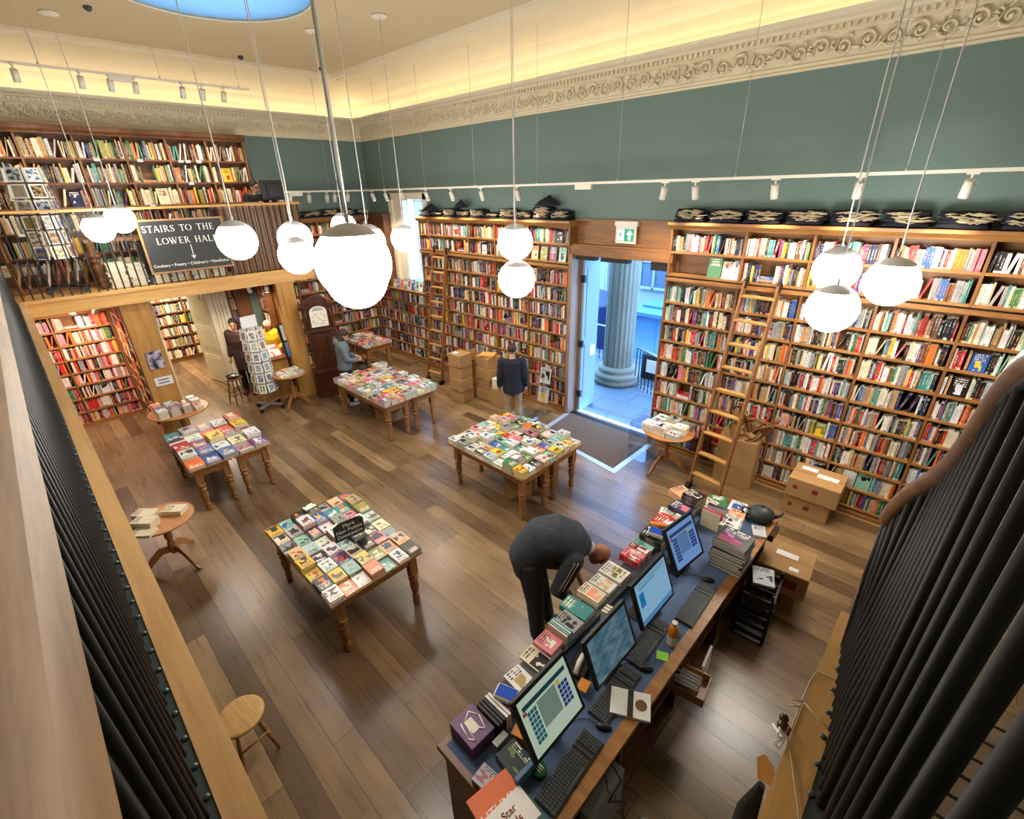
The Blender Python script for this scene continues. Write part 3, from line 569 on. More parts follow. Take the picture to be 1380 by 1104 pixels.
# face-out copies standing on the low bookcase and in the top rows
def facer(T, w, h, nm, c2, label, lean=-.14, cover_text=None):
    o = thing('book', label, 'book', (0, 0, 0)); o.matrix_world = T
    m = MB(); m.T = Matrix.Rotation(lean, 4, 'X'); m.c1 = pc(nm, 0); m.c2 = c2[:3]+(R.random(),); m.box(0, 0, 0, w, .003, h, {'f': 0}); m.box(0, .022, 0, w, .025, h); m.box(0, .003, 0, .003, .022, h); m.build('cover', ['book_cover'], o)
    m = MB(); m.T = Matrix.Rotation(lean, 4, 'X'); m.box(.003, .003, .002, w-.003, .022, h-.003); m.build('pages', 'book_pages', o)
    if cover_text:
        for s, z, sz, mt in cover_text: text(s, sz, mt, o, Matrix.Rotation(lean, 4, 'X') @ frame_m((w/2, -.001, z), (1, 0, 0), (0, 0, 1)))
    return o
facer(Matrix.Translation((-3.02, 7.42, 3.12)), .2, .29, 'green', pc('green'), 'green book facing out above the ladder rail, first bay past doorway', cover_text=[('100', .23, .05, 'sign_white'), ('DIARIES', .185, .042, 'sign_white')])
facer(Matrix.Translation((-2.80, 7.42, 3.12)), .16, .25, 'cream', pc('red'), 'cream book with red title facing out beside the green one', cover_text=[('FAMOUS', .2, .034, 'red_print'), ('LAST', .16, .034, 'red_print'), ('CAKE', .10, .03, 'grey_card')][1:])
facer(Matrix.Translation((-2.63, 7.42, 3.12)) if 0 else Matrix.Translation((-2.635, 7.40, 3.12)), .10, .27, 'silver', pc('black'), 'pale book with grey photographs facing out beside the upright')
for k, nm in enumerate(['orange', 'cream', 'blue', 'red', 'teal', 'silver', 'blue', 'mint', 'white', 'navy']):
    facer(Matrix.Translation((-12.1+k*.175, 7.44, 1.998)), .14, R.uniform(.19, .3), nm, contrast(nm), f'{nm} book facing out on the low bookcase under the window, {ordn(k+1)} along', lean=-.18)
for k, nm in enumerate(['peach', 'olive', 'purple', 'mint']):
    facer(Matrix.Translation((-6.64+k*.235, 7.42, 3.13)), .17, .26, nm, contrast(nm), f'{nm} book facing out above the ladder rail, bay beside the doorway, {ordn(k+1)} along')
# hand out: the 300 shelved books that show largest become things, the rest one mass
def in_view(p):
    f = Vector((math.cos(2.3473)*math.cos(.4363), math.sin(2.3473)*math.cos(.4363), -math.sin(.4363))); d = p-CAM
    r0 = Vector((math.sin(2.3473), -math.cos(2.3473), 0)); u0 = r0.cross(f); z = d.dot(f)
    return z > .1 and abs(d.dot(r0)/z) < 1.085 and abs(d.dot(u0)/z) < .87
for b in SHELVED:
    M4, w, h, d, kind = b['rec']; c = M4 @ Vector((w/2, 0, h/2)); b['c'] = c
    fr = (M4.to_3x3() @ Vector((0, -1, 0))); dd = CAM-c
    b['s'] = (w*(h if kind != 'face' else d))*max(.05, fr.dot(dd.normalized()))/dd.length_squared if in_view(c) and not (c.x > -.15 and c.z < 1.3+(c.x+.15)*3.2) else 0
SHELVED.sort(key=lambda b: -b['s'])
def shelf_label(b, k):
    w = b['rec'][1]; th = 'slim' if w < .02 else 'thick' if w > .036 else 'medium'
    what = 'book flat,' if b['flat'] else 'spine,'
    end = 'window side' if 'window' in b['where'] else 'doorway side' if 'doorway' in b['where'] else 'near end'
    return f"{th} {b['nm']} {what} {ordn(b['n'])} from {end}, {ordn(b['row'])} shelf from floor, {b['where']}"
seen = set()
for k, b in enumerate(SHELVED[:300]):
    m = MB(); T = b['rec'][0]; r = dict(b); r['rec'] = (Matrix.Identity(4),)+b['rec'][1:]; put_book(m, r); o = m.build('book', BM); o.matrix_world = T
    tag(o, shelf_label(b, k), 'book', 'books on the '+('tall bookcase past the doorway' if 'doorway' in b['where'] else 'other bookcases'))
m = MB()
for b in SHELVED[300:]: put_book(m, b)
tag(m.build('shelved_books', BM), 'rows of further books filling the rest of the shelves', 'books', kind='stuff')
# price and section cards on the gallery shelves
for k, (yy, z) in enumerate(((1.75, 5.11), (2.42, 5.11), (3.12, 5.11), (3.25, 5.11), (3.45, 5.11), (3.2, 4.7), (2.4, 4.29), (.3, 3.88))):
    m = MB(); m.box(-12.515, yy, z-.045, -12.505, yy+.09, z); tag(m.build('shelf_card', 'white_paper'), f'small white section card on the gallery shelf edge, {ordn(k+1)} of eight', 'card', 'section cards on the gallery shelves')
# ------------------------------------------------------------------ display tables and their piles
LEGP = [(a*1.5, b) for a, b in [(.018, 0), (.026, .015), (.03, .04), (.024, .07), (.020, .085), (.030, .10), (.030, .115), (.021, .13), (.026, .18), (.036, .27), (.034, .31), (.022, .35), (.038, .37), (.038, .385), (.022, .40), (.026, .42), (.042, .445), (.042, .455), (.028, .47)]]
def table(label, x0, x1, y0, y1, top=.76):
    cx, cy = (x0+x1)/2, (y0+y1)/2; o = thing('display_table', label, 'table', (cx, cy, 0)); a, b = (x1-x0)/2, (y1-y0)/2
    m = MB(); m.box(-a, -b, top-.03, a, b, top); m.build('tabletop', 'pine_x', o, bevel=.006)
    m = MB(); i = .07; m.box(-a+i, -b+i, top-.15, a-i, -b+i+.022, top-.03); m.box(-a+i, b-i-.022, top-.15, a-i, b-i, top-.03); m.box(-a+i, -b+i, top-.15, -a+i+.022, b-i, top-.03); m.box(a-i-.022, -b+i, top-.15, a-i, b-i, top-.03); m.build('apron', 'pine_x', o)
    for sx in (-1, 1):
        for sy in (-1, 1):
            m = MB(); c = (sx*(a-i-.03), sy*(b-i-.03), 0); m.lathe(LEGP, c, 14); m.box(c[0]-.045, c[1]-.045, .47, c[0]+.045, c[1]+.045, top-.03); m.build('leg', 'pine_z', o)
    return o
PILED = []
def piles(where, x0, x1, y0, y1, nx, ny, top, hs, style, ends=('window', 'gallery'), long='x', fillr=1.0, uni=0, th=(.014, .03), cap=(.215, .155)):
    dx, dy = (x1-x0)/nx, (y1-y0)/ny
    for i in range(nx):
        for j in range(ny):
            if R.random() > fillr: continue
            h = R.randint(*hs); nm = pick(style); c2 = contrast(nm)[:3]+(R.random(),); c1 = pc(nm); t = R.uniform(*th)
            L = min(dx, cap[0])*.97 if long == 'x' else min(dy, cap[0])*.97; Wd = min(dy, cap[1])*.97 if long == 'x' else min(dx, cap[1])*.97
            L *= R.uniform(.92, 1); Wd *= R.uniform(.92, 1); z = top
            for k in range(h):
                if uni == 0 and k == h-1 and R.random() < .2: nm = pick(style); c1 = pc(nm); c2 = contrast(nm)[:3]+(R.random(),)
                rz = (-PI/2 if long == 'x' else 0)+R.gauss(0, .025)+(PI if R.random() < 0 else 0)
                PILED.append(dict(p=Vector((x0+(i+.5)*dx+R.gauss(0, .003), y0+(j+.5)*dy+R.gauss(0, .003), z)), rz=rz, w=Wd, l=L, t=t*.96, nm=nm, c1=c1, c2=c2, lev=h-1-k, i=i+1, j=j+1, where=where, n=h, top=(k == h-1)))
                z += t
def lay(m, b, pages=None):
    """a book lying flat, cover up, spine towards -x locally"""
    w, l, t = b['w'], b['l'], b['t']; m.c1, m.c2 = b['c1'], b['c2']; c = .0022
    m.box(-w/2, -l/2, 0, w/2, l/2, c, {k: 1 for k in 'btfrkl'}); m.box(-w/2, -l/2, t-c, w/2, l/2, t, {k: 1 for k in 'btfrkl'}); m.box(-w/2, -l/2, c, -w/2+c, l/2, t-c, {k: 0 for k in 'btfrkl'})
    (pages or m).box(-w/2+c, -l/2+.002, c, w/2-.003, l/2-.002, t-c, {k: 2 for k in 'btfrkl'} if pages is None else None)
SA = ('signed table', )
table('pine table piled with colourful non-fiction around a small black sign', -5.30, -3.62, 1.12, 2.20); table('pine table laden with paperbacks before the open doorway, long side to the counter', -5.36, -3.74, 3.98, 4.66)
table('pine table pushed behind the paperback table, nearest the doorway mat', -5.36, -3.74, 4.68, 5.34); table('pine table of tall book piles facing the counter in front of the clock', -9.3, -7.3, 4.04, 4.64)
table('pine table of book piles joined behind the clock table towards the window', -9.3, -7.3, 4.66, 5.28); table('pine table of travel books nearer the gallery beam', -9.08, -7.5, .88, 1.46)
table('pine table of travel books joined on the spinner side', -9.08, -7.5, 1.48, 2.04); table('pine table of pink and red books in the window corner', -12.2, -10.9, 5.75, 6.55)
piles('sign table', -5.30, -3.62, 1.12, 2.20, 8, 7, .76, (1, 4), 'cover')
piles('doorway table', -5.36, -3.74, 3.98, 5.34, 8, 9, .76, (3, 6), 'cover', th=(.018, .03))
piles('clock table', -9.3, -7.3, 4.04, 5.28, 10, 8, .76, (3, 6), 'cover', th=(.018, .03))
piles('travel table', -9.08, -7.5, .88, 2.04, 5, 5, .76, (2, 5), 'travel', cap=(.32, .24), th=(.012, .026))
piles('corner table', -12.2, -10.9, 5.75, 6.55, 7, 5, .76, (2, 4), 'red')
def tripod_table(label, x, y, h, r, legs=3, rz=0, wd='disc_x'):
    o = thing('pedestal_table', label, 'table', (x, y, 0), rz)
    m = MB(); m.lathe([(r-.01, h-.028), (r, h-.02), (r, h-.006), (r-.008, h)], n=48); m.build('tabletop', wd, o)
    m = MB(); m.lathe([(.05, h-.03), (.03, h-.06), (.028, h-.15), (.042, h-.2), (.046, h-.3), (.03, .38), (.045, .33), (.048, .2), (.03, .17)], n=16); m.build('stem', 'pine_z', o)
    for k in range(legs):
        a = 2*PI*k/legs; m = MB(); m.T = Matrix.Rotation(a, 4, 'Z')
        P = [(.03, .30), (.14, .30), (.26, .20), (.36, .06), (.42, .035)]; Q = [(.42, .0), (.34, .015), (.24, .11), (.13, .2), (.03, .2)]; m.poly(P+Q, -.016, .016, 'xz'); m.build('leg', 'pine_z', o, bevel=.005)
    return o
tripod_table('round pedestal table with cream boxed books near the gallery beam', -6.62, .33, .72, .36, rz=.4)
tripod_table('round pedestal table stacked with books before the wooden pilaster', -10.36, 1.40, .72, .50, rz=1.0)
tripod_table('oval pedestal table of leaflets and magazines in front of the clerk counter', -10.55, 3.62, .78, .36, 4, rz=.7, wd='pine_x')
tripod_table('round tripod table of art books beside the doorway and ladder', -2.98, 6.72, .76, .42, rz=.3)
piles('leaflet table', -10.80, -10.30, 3.36, 3.88, 3, 3, .78, (1, 4), 'pale', th=(.01, .02), cap=(.24, .2)); piles('rack-side round table', -10.72, -10.02, 1.02, 1.78, 4, 4, .72, (2, 6), 'cover', th=(.02, .03)); piles('art book table', -3.32, -2.68, 6.4, 7.05, 3, 3, .76, (3, 8), 'pale', th=(.016, .026), cap=(.24, .2))
for k, (dx, dy, n, a) in enumerate(((-.02, .16, 2, .15), (-.2, -.12, 2, .1), (.04, -.16, 3, .05), (.2, -.22, 1, .2))):
    for q in range(n): PILED.append(dict(p=Vector((-6.62+dx, .33+dy, .72+q*.032)), rz=PI/2+.6+a+q*.05, w=.16, l=.26, t=.03, nm='cream', c1=rgb(232, 216, 180), c2=rgb(240, 232, 210)[:3]+(R.random(),), lev=n-1-q, i=k+1, j=1, where='bare pedestal table', n=n, top=q == n-1))
for b in PILED:
    c = b['p']; d = CAM-c; b['s'] = (b['w']*b['l']*(1 if b['lev'] == 0 else 0)*d.z/d.length+b['l']*b['t']*.6)/d.length_squared if in_view(c) else 0
PILED.sort(key=lambda b: -b['s']); NP = 288
for b in PILED[:NP]:
    m = MB(); pg = MB(); lay(m, b, pg); T = Matrix.Translation(b['p']) @ Matrix.Rotation(b['rz'], 4, 'Z'); o = m.build('paperback', BM); o.matrix_world = T; pg.build('pages', 'book_pages', o)
    lev = 'on its own' if b['n'] == 1 else 'topmost' if b['lev'] == 0 else ordn(b['lev']+1)+' from top'
    tag(o, f"{b['nm']} paperback {lev}, {ordn(b['i'])} pile from clock end, {ordn(b['j'])} row back, {b['where']}", 'book', 'books laid out on the '+b['where'])
m = MB()
for b in PILED[NP:]:
    m.T = Matrix.Translation(b['p']) @ Matrix.Rotation(b['rz'], 4, 'Z'); lay(m, b)
m.T = None; tag(m.build('piled_books', BM), 'lower copies in the piles of books on the display tables', 'books', kind='stuff')
# sign standing on the sign table
o = thing('table_sign', 'small black sign in white lettering standing among the non-fiction books', 'sign', (-4.30, 1.72, .88), PI/2-.12)
m = MB(); m.poly([(-.17, 0), (.17, 0), (.17, .2), (.10, .235), (-.10, .235), (-.17, .2)], -.006, .006, 'xz'); m.build('board', 'slate', o)
for s, z in (('More', .18), ('Non Fiction', .115), ('Downstairs', .05)): text(s, .062, 'sign_white', o, frame_m((0, -.008, z), (1, 0, 0), (0, 0, 1)))
# acrylic leaflet holders
def bin_(label, x, y, z, w, d, h, rz=0, mt='acrylic', name='acrylic_stand'):
    o = thing(name, label, 'stand', (x, y, z), rz); m = MB(); t = .006
    m.box(-w/2, -d/2, 0, w/2, d/2, t); m.box(-w/2, -d/2, 0, w/2, -d/2+t, h); m.box(-w/2, d/2-t, 0, w/2, d/2, h); m.box(-w/2, -d/2, 0, -w/2+t, d/2, h); m.box(w/2-t, -d/2, 0, w/2, d/2, h); m.build('clear_box', mt, o); return o
bin_('clear acrylic box stand beside the doormat under the art books', -3.48, 6.85, 0, .34, .42, .72); bin_('clear acrylic box stand on the floor behind the doorway table', -5.9, 6.35, 0, .4, .4, .3)
o = thing('magazine_rack', 'clear rack holding a grey magazine and a yellow-titled magazine beside bookcase', 'rack', (-6.02, 7.02, 0), .1)
m = MB(); m.box(-.02, .05, 0, .02, .08, 1.0); m.box(-.16, -.1, 0, .16, .2, .02); m.build('frame', 'acrylic', o)
for k, (z, nm, c) in enumerate(((.25, 'silver', 'yellow'), (.66, 'silver', 'black'))):
    m = MB(); m.T = Matrix.Rotation(-.2, 4, 'X'); m.c1 = pc(nm, 0); m.c2 = pc(c, 0)[:3]+(.3+.2*k,); m.box(-.13, 0, z, .13, .012, z+.33); mg = m.build('magazine', 'book_cover', None); mg.location = o.location; mg.rotation_euler = o.rotation_euler
    tag(mg, ('yellow-titled' if k == 0 else 'grey portrait')+' magazine in the clear rack beside the doorway bookcase', 'magazine')
# ------------------------------------------------------------------ till counter
DX, DY0, DY1, DZ_ = (-1.76, -.84), .98, 5.06, 1.0
o = thing('till_counter', 'long wooden till counter with blue top, open shelves on the staff side', 'counter', (0, 0, 0)); ctr = o
m = MB(); m.box(DX[0], DY0, .955, DX[1], DY1, 1.0); m.build('worktop', 'brown_z', o, bevel=.006)
m = MB(); m.box(DX[0]+.05, DY0+.05, 1.0, DX[1]-.09, DY1-.1, 1.003); m.build('blue_lining', 'desk_blue', o)
m = MB(); m.box(DX[1]-.09, DY0, 1.0, DX[1], DY1, 1.006); m.build('edge_trim', 'pine_x', o)
m = MB(); m.box(DX[0]+.03, DY0+.04, 0, DX[0]+.06, DY1-.05, .955); m.build('front_panel', 'brown_z', o)
for k, yy in enumerate((1.02, 1.95, 2.9, 3.75, 4.95)): m = MB(); m.box(DX[0]+.06, yy, 0, DX[1]-.06, yy+.03, .955); m.build('side_panel', 'mahog_z', o)
for z in (.1, .5): m = MB(); m.box(DX[0]+.06, DY0+.06, z, DX[1]-.07, DY1-.06, z+.022); m.build('shelf', 'brown_z', o)
m = MB(); m.box(DX[1]-.08, DY0+.05, 0, DX[1]-.055, DY1-.06, .1); m.build('kick_board', 'brown_z', o)
m = MB(); m.box(DX[0]+.06, 1.1, 1.003, DX[0]+.08, 4.4, 1.09); m.box(DX[0]+.06, 1.1, 1.08, -1.52, 4.4, 1.1); m.build('raised_ledge', 'dark_grey', o)
LZ = 1.10
def monitor(label, yc, xb, xt, zb, zt, w, kind, rz=0):
    tilt = math.atan2(xb-xt, zt-zb); hh = math.hypot(xb-xt, zt-zb)
    o = thing('computer_monitor', label, 'monitor', ((xb+xt)/2-.06, yc, 1.003), rz)
    F_ = Matrix.Translation(((xb-xt)/2*0+.06, 0, (zb+zt)/2-1.003)) @ Matrix.Rotation(-tilt, 4, 'Y')
    m = MB(); m.T = F_; m.box(-.035, -w/2, -hh/2, 0, w/2, hh/2); m.box(-.07, -w/3, -hh/3, -.035, w/3, hh/3); m.build('casing', 'black_plastic', o, bevel=.006)
    m = MB(); m.T = F_; g = .028
    def q(u0, v0, u1, v1, c, lift):
        W_, H_ = w-2*g, hh-2*g; m.c1 = c; X = .001+lift; A = lambda u, v: (X, (u-.5)*W_, (v-.5)*H_)
        m.quad(A(u0, v0), A(u1, v0), A(u1, v1), A(u0, v1))
    if kind == 'till' or kind == 'till_blue':
        bg, dk, gr, bt = (rgb(190, 206, 184), rgb(20, 60, 68), rgb(118, 136, 122), rgb(24, 92, 104)) if kind == 'till' else (rgb(120, 160, 220), rgb(50, 66, 96), rgb(92, 130, 176), rgb(34, 60, 110))
        q(0, 0, 1, 1, bg, 0); q(.05, .8, .95, .88, dk, .0006); q(.3, .28, .68, .76, gr, .0006); q(.03, .72, .1, .79, rgb(150, 70, 60), .0006); q(.7, .68, .78, .76, rgb(190, 180, 80), .0006)
        for i in range(3):
            for j in range(7): q(.1+i*.06, .16+j*.085, .1+i*.06+.052, .16+j*.085+.07, bt, .0008)
        for i in range(3):
            for j in range(5): q(.72+i*.07, .26+j*.085, .72+i*.07+.06, .26+j*.085+.07, rgb(24, 50, 120), .0008)
    elif kind == 'page':
        q(0, 0, 1, 1, rgb(140, 190, 224), 0); q(.05, .86, .95, .97, rgb(120, 172, 200), .0006); q(.1, .82, .6, .84, rgb(30, 80, 140), .0006); q(.06, .4, .2, .74, rgb(20, 120, 180), .0006); q(0, 0, 1, .12, rgb(80, 140, 190), .0006)
    else:
        n = 14
        for i in range(n):
            for j in range(n):
                a = .5+.5*math.sin(i*1.1+math.sin(j*.9)*2.2)*math.cos(j*.8-i*.35); q(i/n, j/n, (i+1)/n, (j+1)/n, (lin(54+a*50), lin(92+a*44), lin(112+a*34), 1), 0)
    m.build('screen', 'screen', o)
    m = MB(); m.tube([(-.0, 0, .0), (-.03, 0, .1), (.02, 0, (zb+zt)/2-1.03)], [.03, .025, .03], 8); m.build('stand', 'black_plastic', o)
    m = MB(); m.box(-.12, -.12, 0, .1, .12, .015); m.build('foot', 'black_plastic', o, bevel=.006)
    if 'till' in kind: m = MB(); m.box(.0, -.05, .02, .09, .05, .075); m.build('card_reader', 'dark_grey', o, bevel=.008)
    return o
monitor('till monitor showing grey-green sales screen, nearest the near gallery', 1.555, -1.13, -1.34, 1.13, 1.52, .52, 'till')
monitor('monitor showing a marbled blue-grey desktop picture, second along the counter', 2.23, -1.13, -1.28, 1.13, 1.50, .54, 'desk')
monitor('monitor showing a pale blue page, third along the counter', 2.90, -1.15, -1.30, 1.13, 1.52, .54, 'page')
monitor('till monitor showing a blue sales screen, beside the stacked hardbacks', 3.62, -1.2, -1.40, 1.15, 1.54, .46, 'till_blue', -.12)
def keyboard(label, x, y0, y1, rz=0, light=False):
    L = y1-y0; o = thing('keyboard', label, 'keyboard', (x, (y0+y1)/2, 1.006), rz)
    m = MB(); m.box(-.08, -L/2, 0, .08, L/2, .016); m.build('keyboard_body', 'black_plastic', o, bevel=.005)
    m = MB(); nr = 6; nc = int(L/.022)
    for i in range(nr):
        for j in range(nc):
            if i == nr-1 and nc*.25 < j < nc*.6:
                continue
            if j in (int(nc*.72), int(nc*.82)): continue
            a = -.072+i*.024; b = -L/2+.01+j*(L-.02)/nc; m.box(a, b, .016, a+.019, b+(L-.02)/nc-.005, .023)
    m.box(-.072+5*.024, -L/2+L*.27, .016, -.053+5*.024, -L/2+L*.6, .023)
    tag(m.build('keys', 'dark_grey' if not light else 'dark_grey', o), kind='stuff'); return o
keyboard('black keyboard in front of the grey-green till screen', -1.0, 1.2, 1.75, .04); keyboard('black keyboard below the marbled desktop picture', -1.07, 1.86, 2.36, .03)
keyboard('black keyboard with the cup and sticky note before it', -1.12, 2.40, 2.93, .03); keyboard('black keyboard with glinting keys beside the hardback stack', -1.0, 3.03, 3.6, .04)
def mouse(label, x, y, rz):
    o = thing('computer_mouse', label, 'mouse', (x, y, 1.006), rz); m = MB(); m.ball((0, 0, .0), .058, 16, 10, (1, .58, .55)); m.T = None
    for v in m.v: v.z = max(v.z, 0)
    m.build('mouse_body', 'black_plastic', o); m = MB(); m.box(.018, -.004, .028, .04, .004, .034); m.build('scroll_wheel', 'dark_grey', o)
    m = MB(); m.tube([(-.05, 0, .01), (-.1, .03, .004), (-.16, .02, .004), (-.24, -.03, .004)][::1], .0025, 5); m.build('cable', 'black_plastic', o); return o
mouse('black mouse beside the white booklet and first keyboard', -1.0, 1.85, .5); mouse('black mouse near the green sticky note', -1.01, 2.44, .6); mouse('black mouse tucked against the hardback stack', -1.04, 3.66, .4)
def boxy(name, label, cat, x, y, z, w, l, h, rz, mats, group=None, bev=.003):
    o = thing(name, label, cat, (x, y, z), rz, group); m = MB(); m.c1 = mats.get('c1', (1, 1, 1, 1)); m.c2 = mats.get('c2', (0, 0, 0, .5)); m.box(-w/2, -l/2, 0, w/2, l/2, h, {k: 0 for k in 'btfrkl'}); m.build('body', mats['m'], o, bevel=bev if not mats['m'].startswith('book') else 0); return o
def cbook(label, x, y, z, w, l, t, rz, nm, n=1, second=None, name='book', grp=None, seed=None):
    for k in range(n):
        o = thing(name, label if n == 1 else label+', '+('topmost' if k == n-1 else ordn(n-k)+' from top'), 'book', (x+R.gauss(0, .004), y+R.gauss(0, .004), z+k*t), rz+R.gauss(0, .03), grp)
        b = dict(w=w, l=l, t=t*.97, c1=pc(nm, .02), c2=(pc(second) if second else contrast(nm))[:3]+(seed if seed is not None else R.random(),)); m = MB(); pg = MB(); lay(m, b, pg); m.build('cover', BM, o); pg.build('pages', 'book_pages', o)
    return o
Q = PI/2
o = thing('boxed_game', 'purple box with pink and white key emblem at the counter corner', 'box', (-1.62, 1.19, 1.003), -.03)
m = MB(); m.box(-.12, -.1, 0, .12, .1, .12); m.build('carton', 'purple', o, bevel=.003)
m = MB(); m.poly([(-.05, -.03), (.05, -.03), (.05, .03), (-.05, .03)], .1205, .123); m.build('label_plate', 'paper', o)
m = MB()
for a, b in (((-.09, .04), (-.02, .08)), ((-.02, .08), (.08, .05)), ((.08, .05), (.04, .02)), ((-.09, .04), (-.05, -.02)), ((-.05, -.02), (.09, -.05)), ((.09, -.05), (.05, -.075)), ((.05, -.075), (-.06, -.05))):
    m.tube([(a[0], a[1], .122), (b[0], b[1], .122)], .005, 5)
m.build('emblem', 'white_paper', o)
for k in range(5):
    boxy('notebook', f'black banded notebook standing on edge behind the purple box, {ordn(k+1)} of five', 'notebook', -1.58, 1.305+k*.026, 1.003, .22, .02, .15, 0, dict(m=('black_plastic', 'white_paper')[k > 2]), 'notebooks standing on the counter')
def device(label, x, y, z, rz):
    o = thing('card_terminal', label, 'device', (x, y, z), rz); m = MB(); m.box(-.085, -.055, 0, .085, .055, .05); m.build('terminal_body', 'white_plastic', o, bevel=.014)
    m = MB(); m.box(-.072, -.044, .05, .072, .044, .053); m.build('display', 'blue_screen', o); return o
boxy('terminal_stand', 'purple carton under the blue-screened terminal', 'box', -1.58, 1.49, 1.003, .17, .13, .13, 0, dict(m='purple')); device('white card terminal with bright blue screen near the notebooks', -1.58, 1.485, 1.135, .35)
device('white card terminal with dark blue screen on the black books', -1.62, 3.69, 1.20, .2)
cbook('white book with gold parcel picture beside the first terminal', -1.62, 1.66, 1.1, .15, .2, .02, Q, 'white', 1, 'tan', seed=.31); cbook('cream book with three small figures on its cover', -1.62, 1.86, 1.1, .15, .24, .018, Q, 'cream', 1, 'black', seed=.52)
cbook('white paperback with pink lettering and black band', -1.64, 2.02, 1.1, .16, .18, .03, Q, 'pink', 2, 'white', seed=.7)
for k in range(4): boxy('slim_book', f'slim turquoise-edged booklet in the row of four, {ordn(k+1)} along', 'booklet', -1.64, 2.13+k*.022, 1.1, .2, .014, .10, 0, dict(m='painted', c1=rgb(110, 190, 200) if k % 2 else rgb(232, 214, 190)), 'turquoise booklets')
cbook('photograph-covered grey book behind the booklets', -1.64, 2.27, 1.1, .16, .2, .035, Q, 'grey', 2, 'black')
cbook('green gift box of cards with ribbon shapes', -1.68, 2.45, 1.1, .15, .26, .03, Q+.05, 'teal', 2, 'mint', name='card_box'); cbook('cream card box with bird picture nearer the green box', -1.68, 2.66, 1.1, .14, .22, .022, Q, 'cream', 3, 'peach', name='card_box'); cbook('white card box with bird picture', -1.68, 2.83, 1.1, .14, .22, .024, Q, 'white', 2, 'peach', name='card_box', seed=.4)
o = cbook('ribbon-tied card box in white and green', -1.68, 3.03, 1.1, .18, .24, .045, Q, 'white', 1, 'olive', name='card_box', seed=.9); m = MB(); m.box(-.09, -.008, .0435, .09, .008, .046); m.box(-.008, -.12, .0435, .008, .12, .046); m.tube([(0, 0, .05), (.03, .03, .06), (.05, .0, .055), (0, 0, .05), (-.04, .03, .06), (-.03, -.03, .055), (0, 0, .05)], .005, 5); m.build('ribbon', 'paper', o)
for k, (yy, c) in enumerate(((3.28, 'red'), (3.36, 'pink'), (3.44, 'crimson'))): cbook(f'{c} and white gift pack in the pile by the terminal', -1.66, yy, 1.1, .075, .2, .024, Q, c, 3, 'white', name='gift_pack')
cbook('mint green patterned box behind the red gift packs', -1.68, 3.53, 1.1, .09, .22, .05, Q, 'mint', 1, 'teal', name='card_box'); cbook('black hardback with white print under the terminal', -1.63, 3.7, 1.1, .2, .24, .033, Q, 'black', 3, 'white')
m = MB(); m.cyl((-1.78, 3.86, 1.17), (-1.5, 3.98, 1.17), .022, n=12); tag(m.build('poster_tube', 'orange'), 'orange cardboard tube lying across the counter books', 'tube')
cbook('red book with black and white portrait panel', -1.66, 4.02, 1.1, .2, .26, .03, Q-.1, 'red', 2, 'white', seed=.15); cbook('cream and red book beside the red portrait book', -1.55, 4.14, 1.1, .16, .22, .028, Q-.1, 'cream', 2, 'orange')
cbook('blue-purple picture book with pink corner', -1.66, 4.36, 1.1, .18, .24, .03, Q-.15, 'navy', 2, 'pink'); cbook('black square book with white emblem, topping the far pile', -1.62, 4.56, 1.1, .18, .2, .035, Q-.3, 'black', 4, 'white')
cbook('coral paper bag folded on the counter end', -1.82, 4.72, 1.003, .2, .24, .05, Q-.4, 'peach', 2, 'pink', name='gift_bag'); cbook('white sheet of patterned paper at the counter end', -1.78, 4.3, 1.003, .2, .26, .01, .3, 'white', 1, 'peach', name='gift_wrap')
cbook('green-edged illustrated book on the counter end', -1.45, 4.88, 1.003, .18, .22, .03, .4, 'green', 2, 'white'); cbook('white book with blue splash picture', -1.25, 4.93, 1.003, .17, .22, .025, .1, 'white', 2, 'blue', seed=.33); cbook('turquoise book with small white bird picture', -1.07, 4.98, 1.003, .16, .2, .025, 0, 'teal', 2, 'white', seed=.62)
cbook('orange and cream book beside the teapot', -1.2, 4.76, 1.003, .16, .2, .03, .2, 'peach', 2, 'orange'); cbook('pale book with grey photographs of people', -1.2, 4.55, 1.003, .2, .24, .035, .1, 'white', 3, 'black'); cbook('yellow-cream book of leaf drawings', -1.5, 4.68, 1.003, .16, .2, .06, -.2, 'cream', 2, 'olive')
for k in range(7): boxy('greeting_card', f'mauve greeting card standing in the counter rack, {ordn(k+1)} of seven', 'card', -1.36+R.uniform(-.01, .01), 4.40+k*.035, 1.003, .2, .006, R.uniform(.16, .22), R.uniform(-.15, .15), dict(m='painted', c1=pc(R.choice(['silver', 'purple', 'pink', 'cream', 'grey']))))
# teapot
o = thing('teapot', 'black cast teapot on the far counter corner', 'teapot', (-1.0, 4.93, 1.003), .4)
m = MB(); m.lathe([(.05, 0), (.09, .015), (.112, .06), (.105, .1), (.06, .135), (.045, .14), (.02, .15)], n=28); m.build('pot', 'grey_iron', o)
m = MB(); m.tube([(.1, 0, .05), (.15, 0, .08), (.175, 0, .12)], [.02, .014, .01], 8); m.build('spout', 'grey_iron', o); m = MB(); m.ball((0, 0, .158), .014, 10, 8); m.build('lid_knob', 'grey_iron', o)
m = MB(); m.tube([(-.10, 0, .10), (-.15, 0, .115), (-.165, 0, .07), (-.13, 0, .04), (-.10, 0, .04)], .009, 8); m.build('handle', 'black_metal', o); o.scale = (1.2, 1.2, 1.15)
cbook('small red and white book hanging over the staff edge', -.93, 4.68, 1.006, .13, .18, .03, .4, 'silver', 1, 'red'); boxy('wooden_block', 'dark carved wooden block at the counter end', 'block', -.86, 4.86, .9, .12, .2, .08, 0, dict(m='mahog_z'))
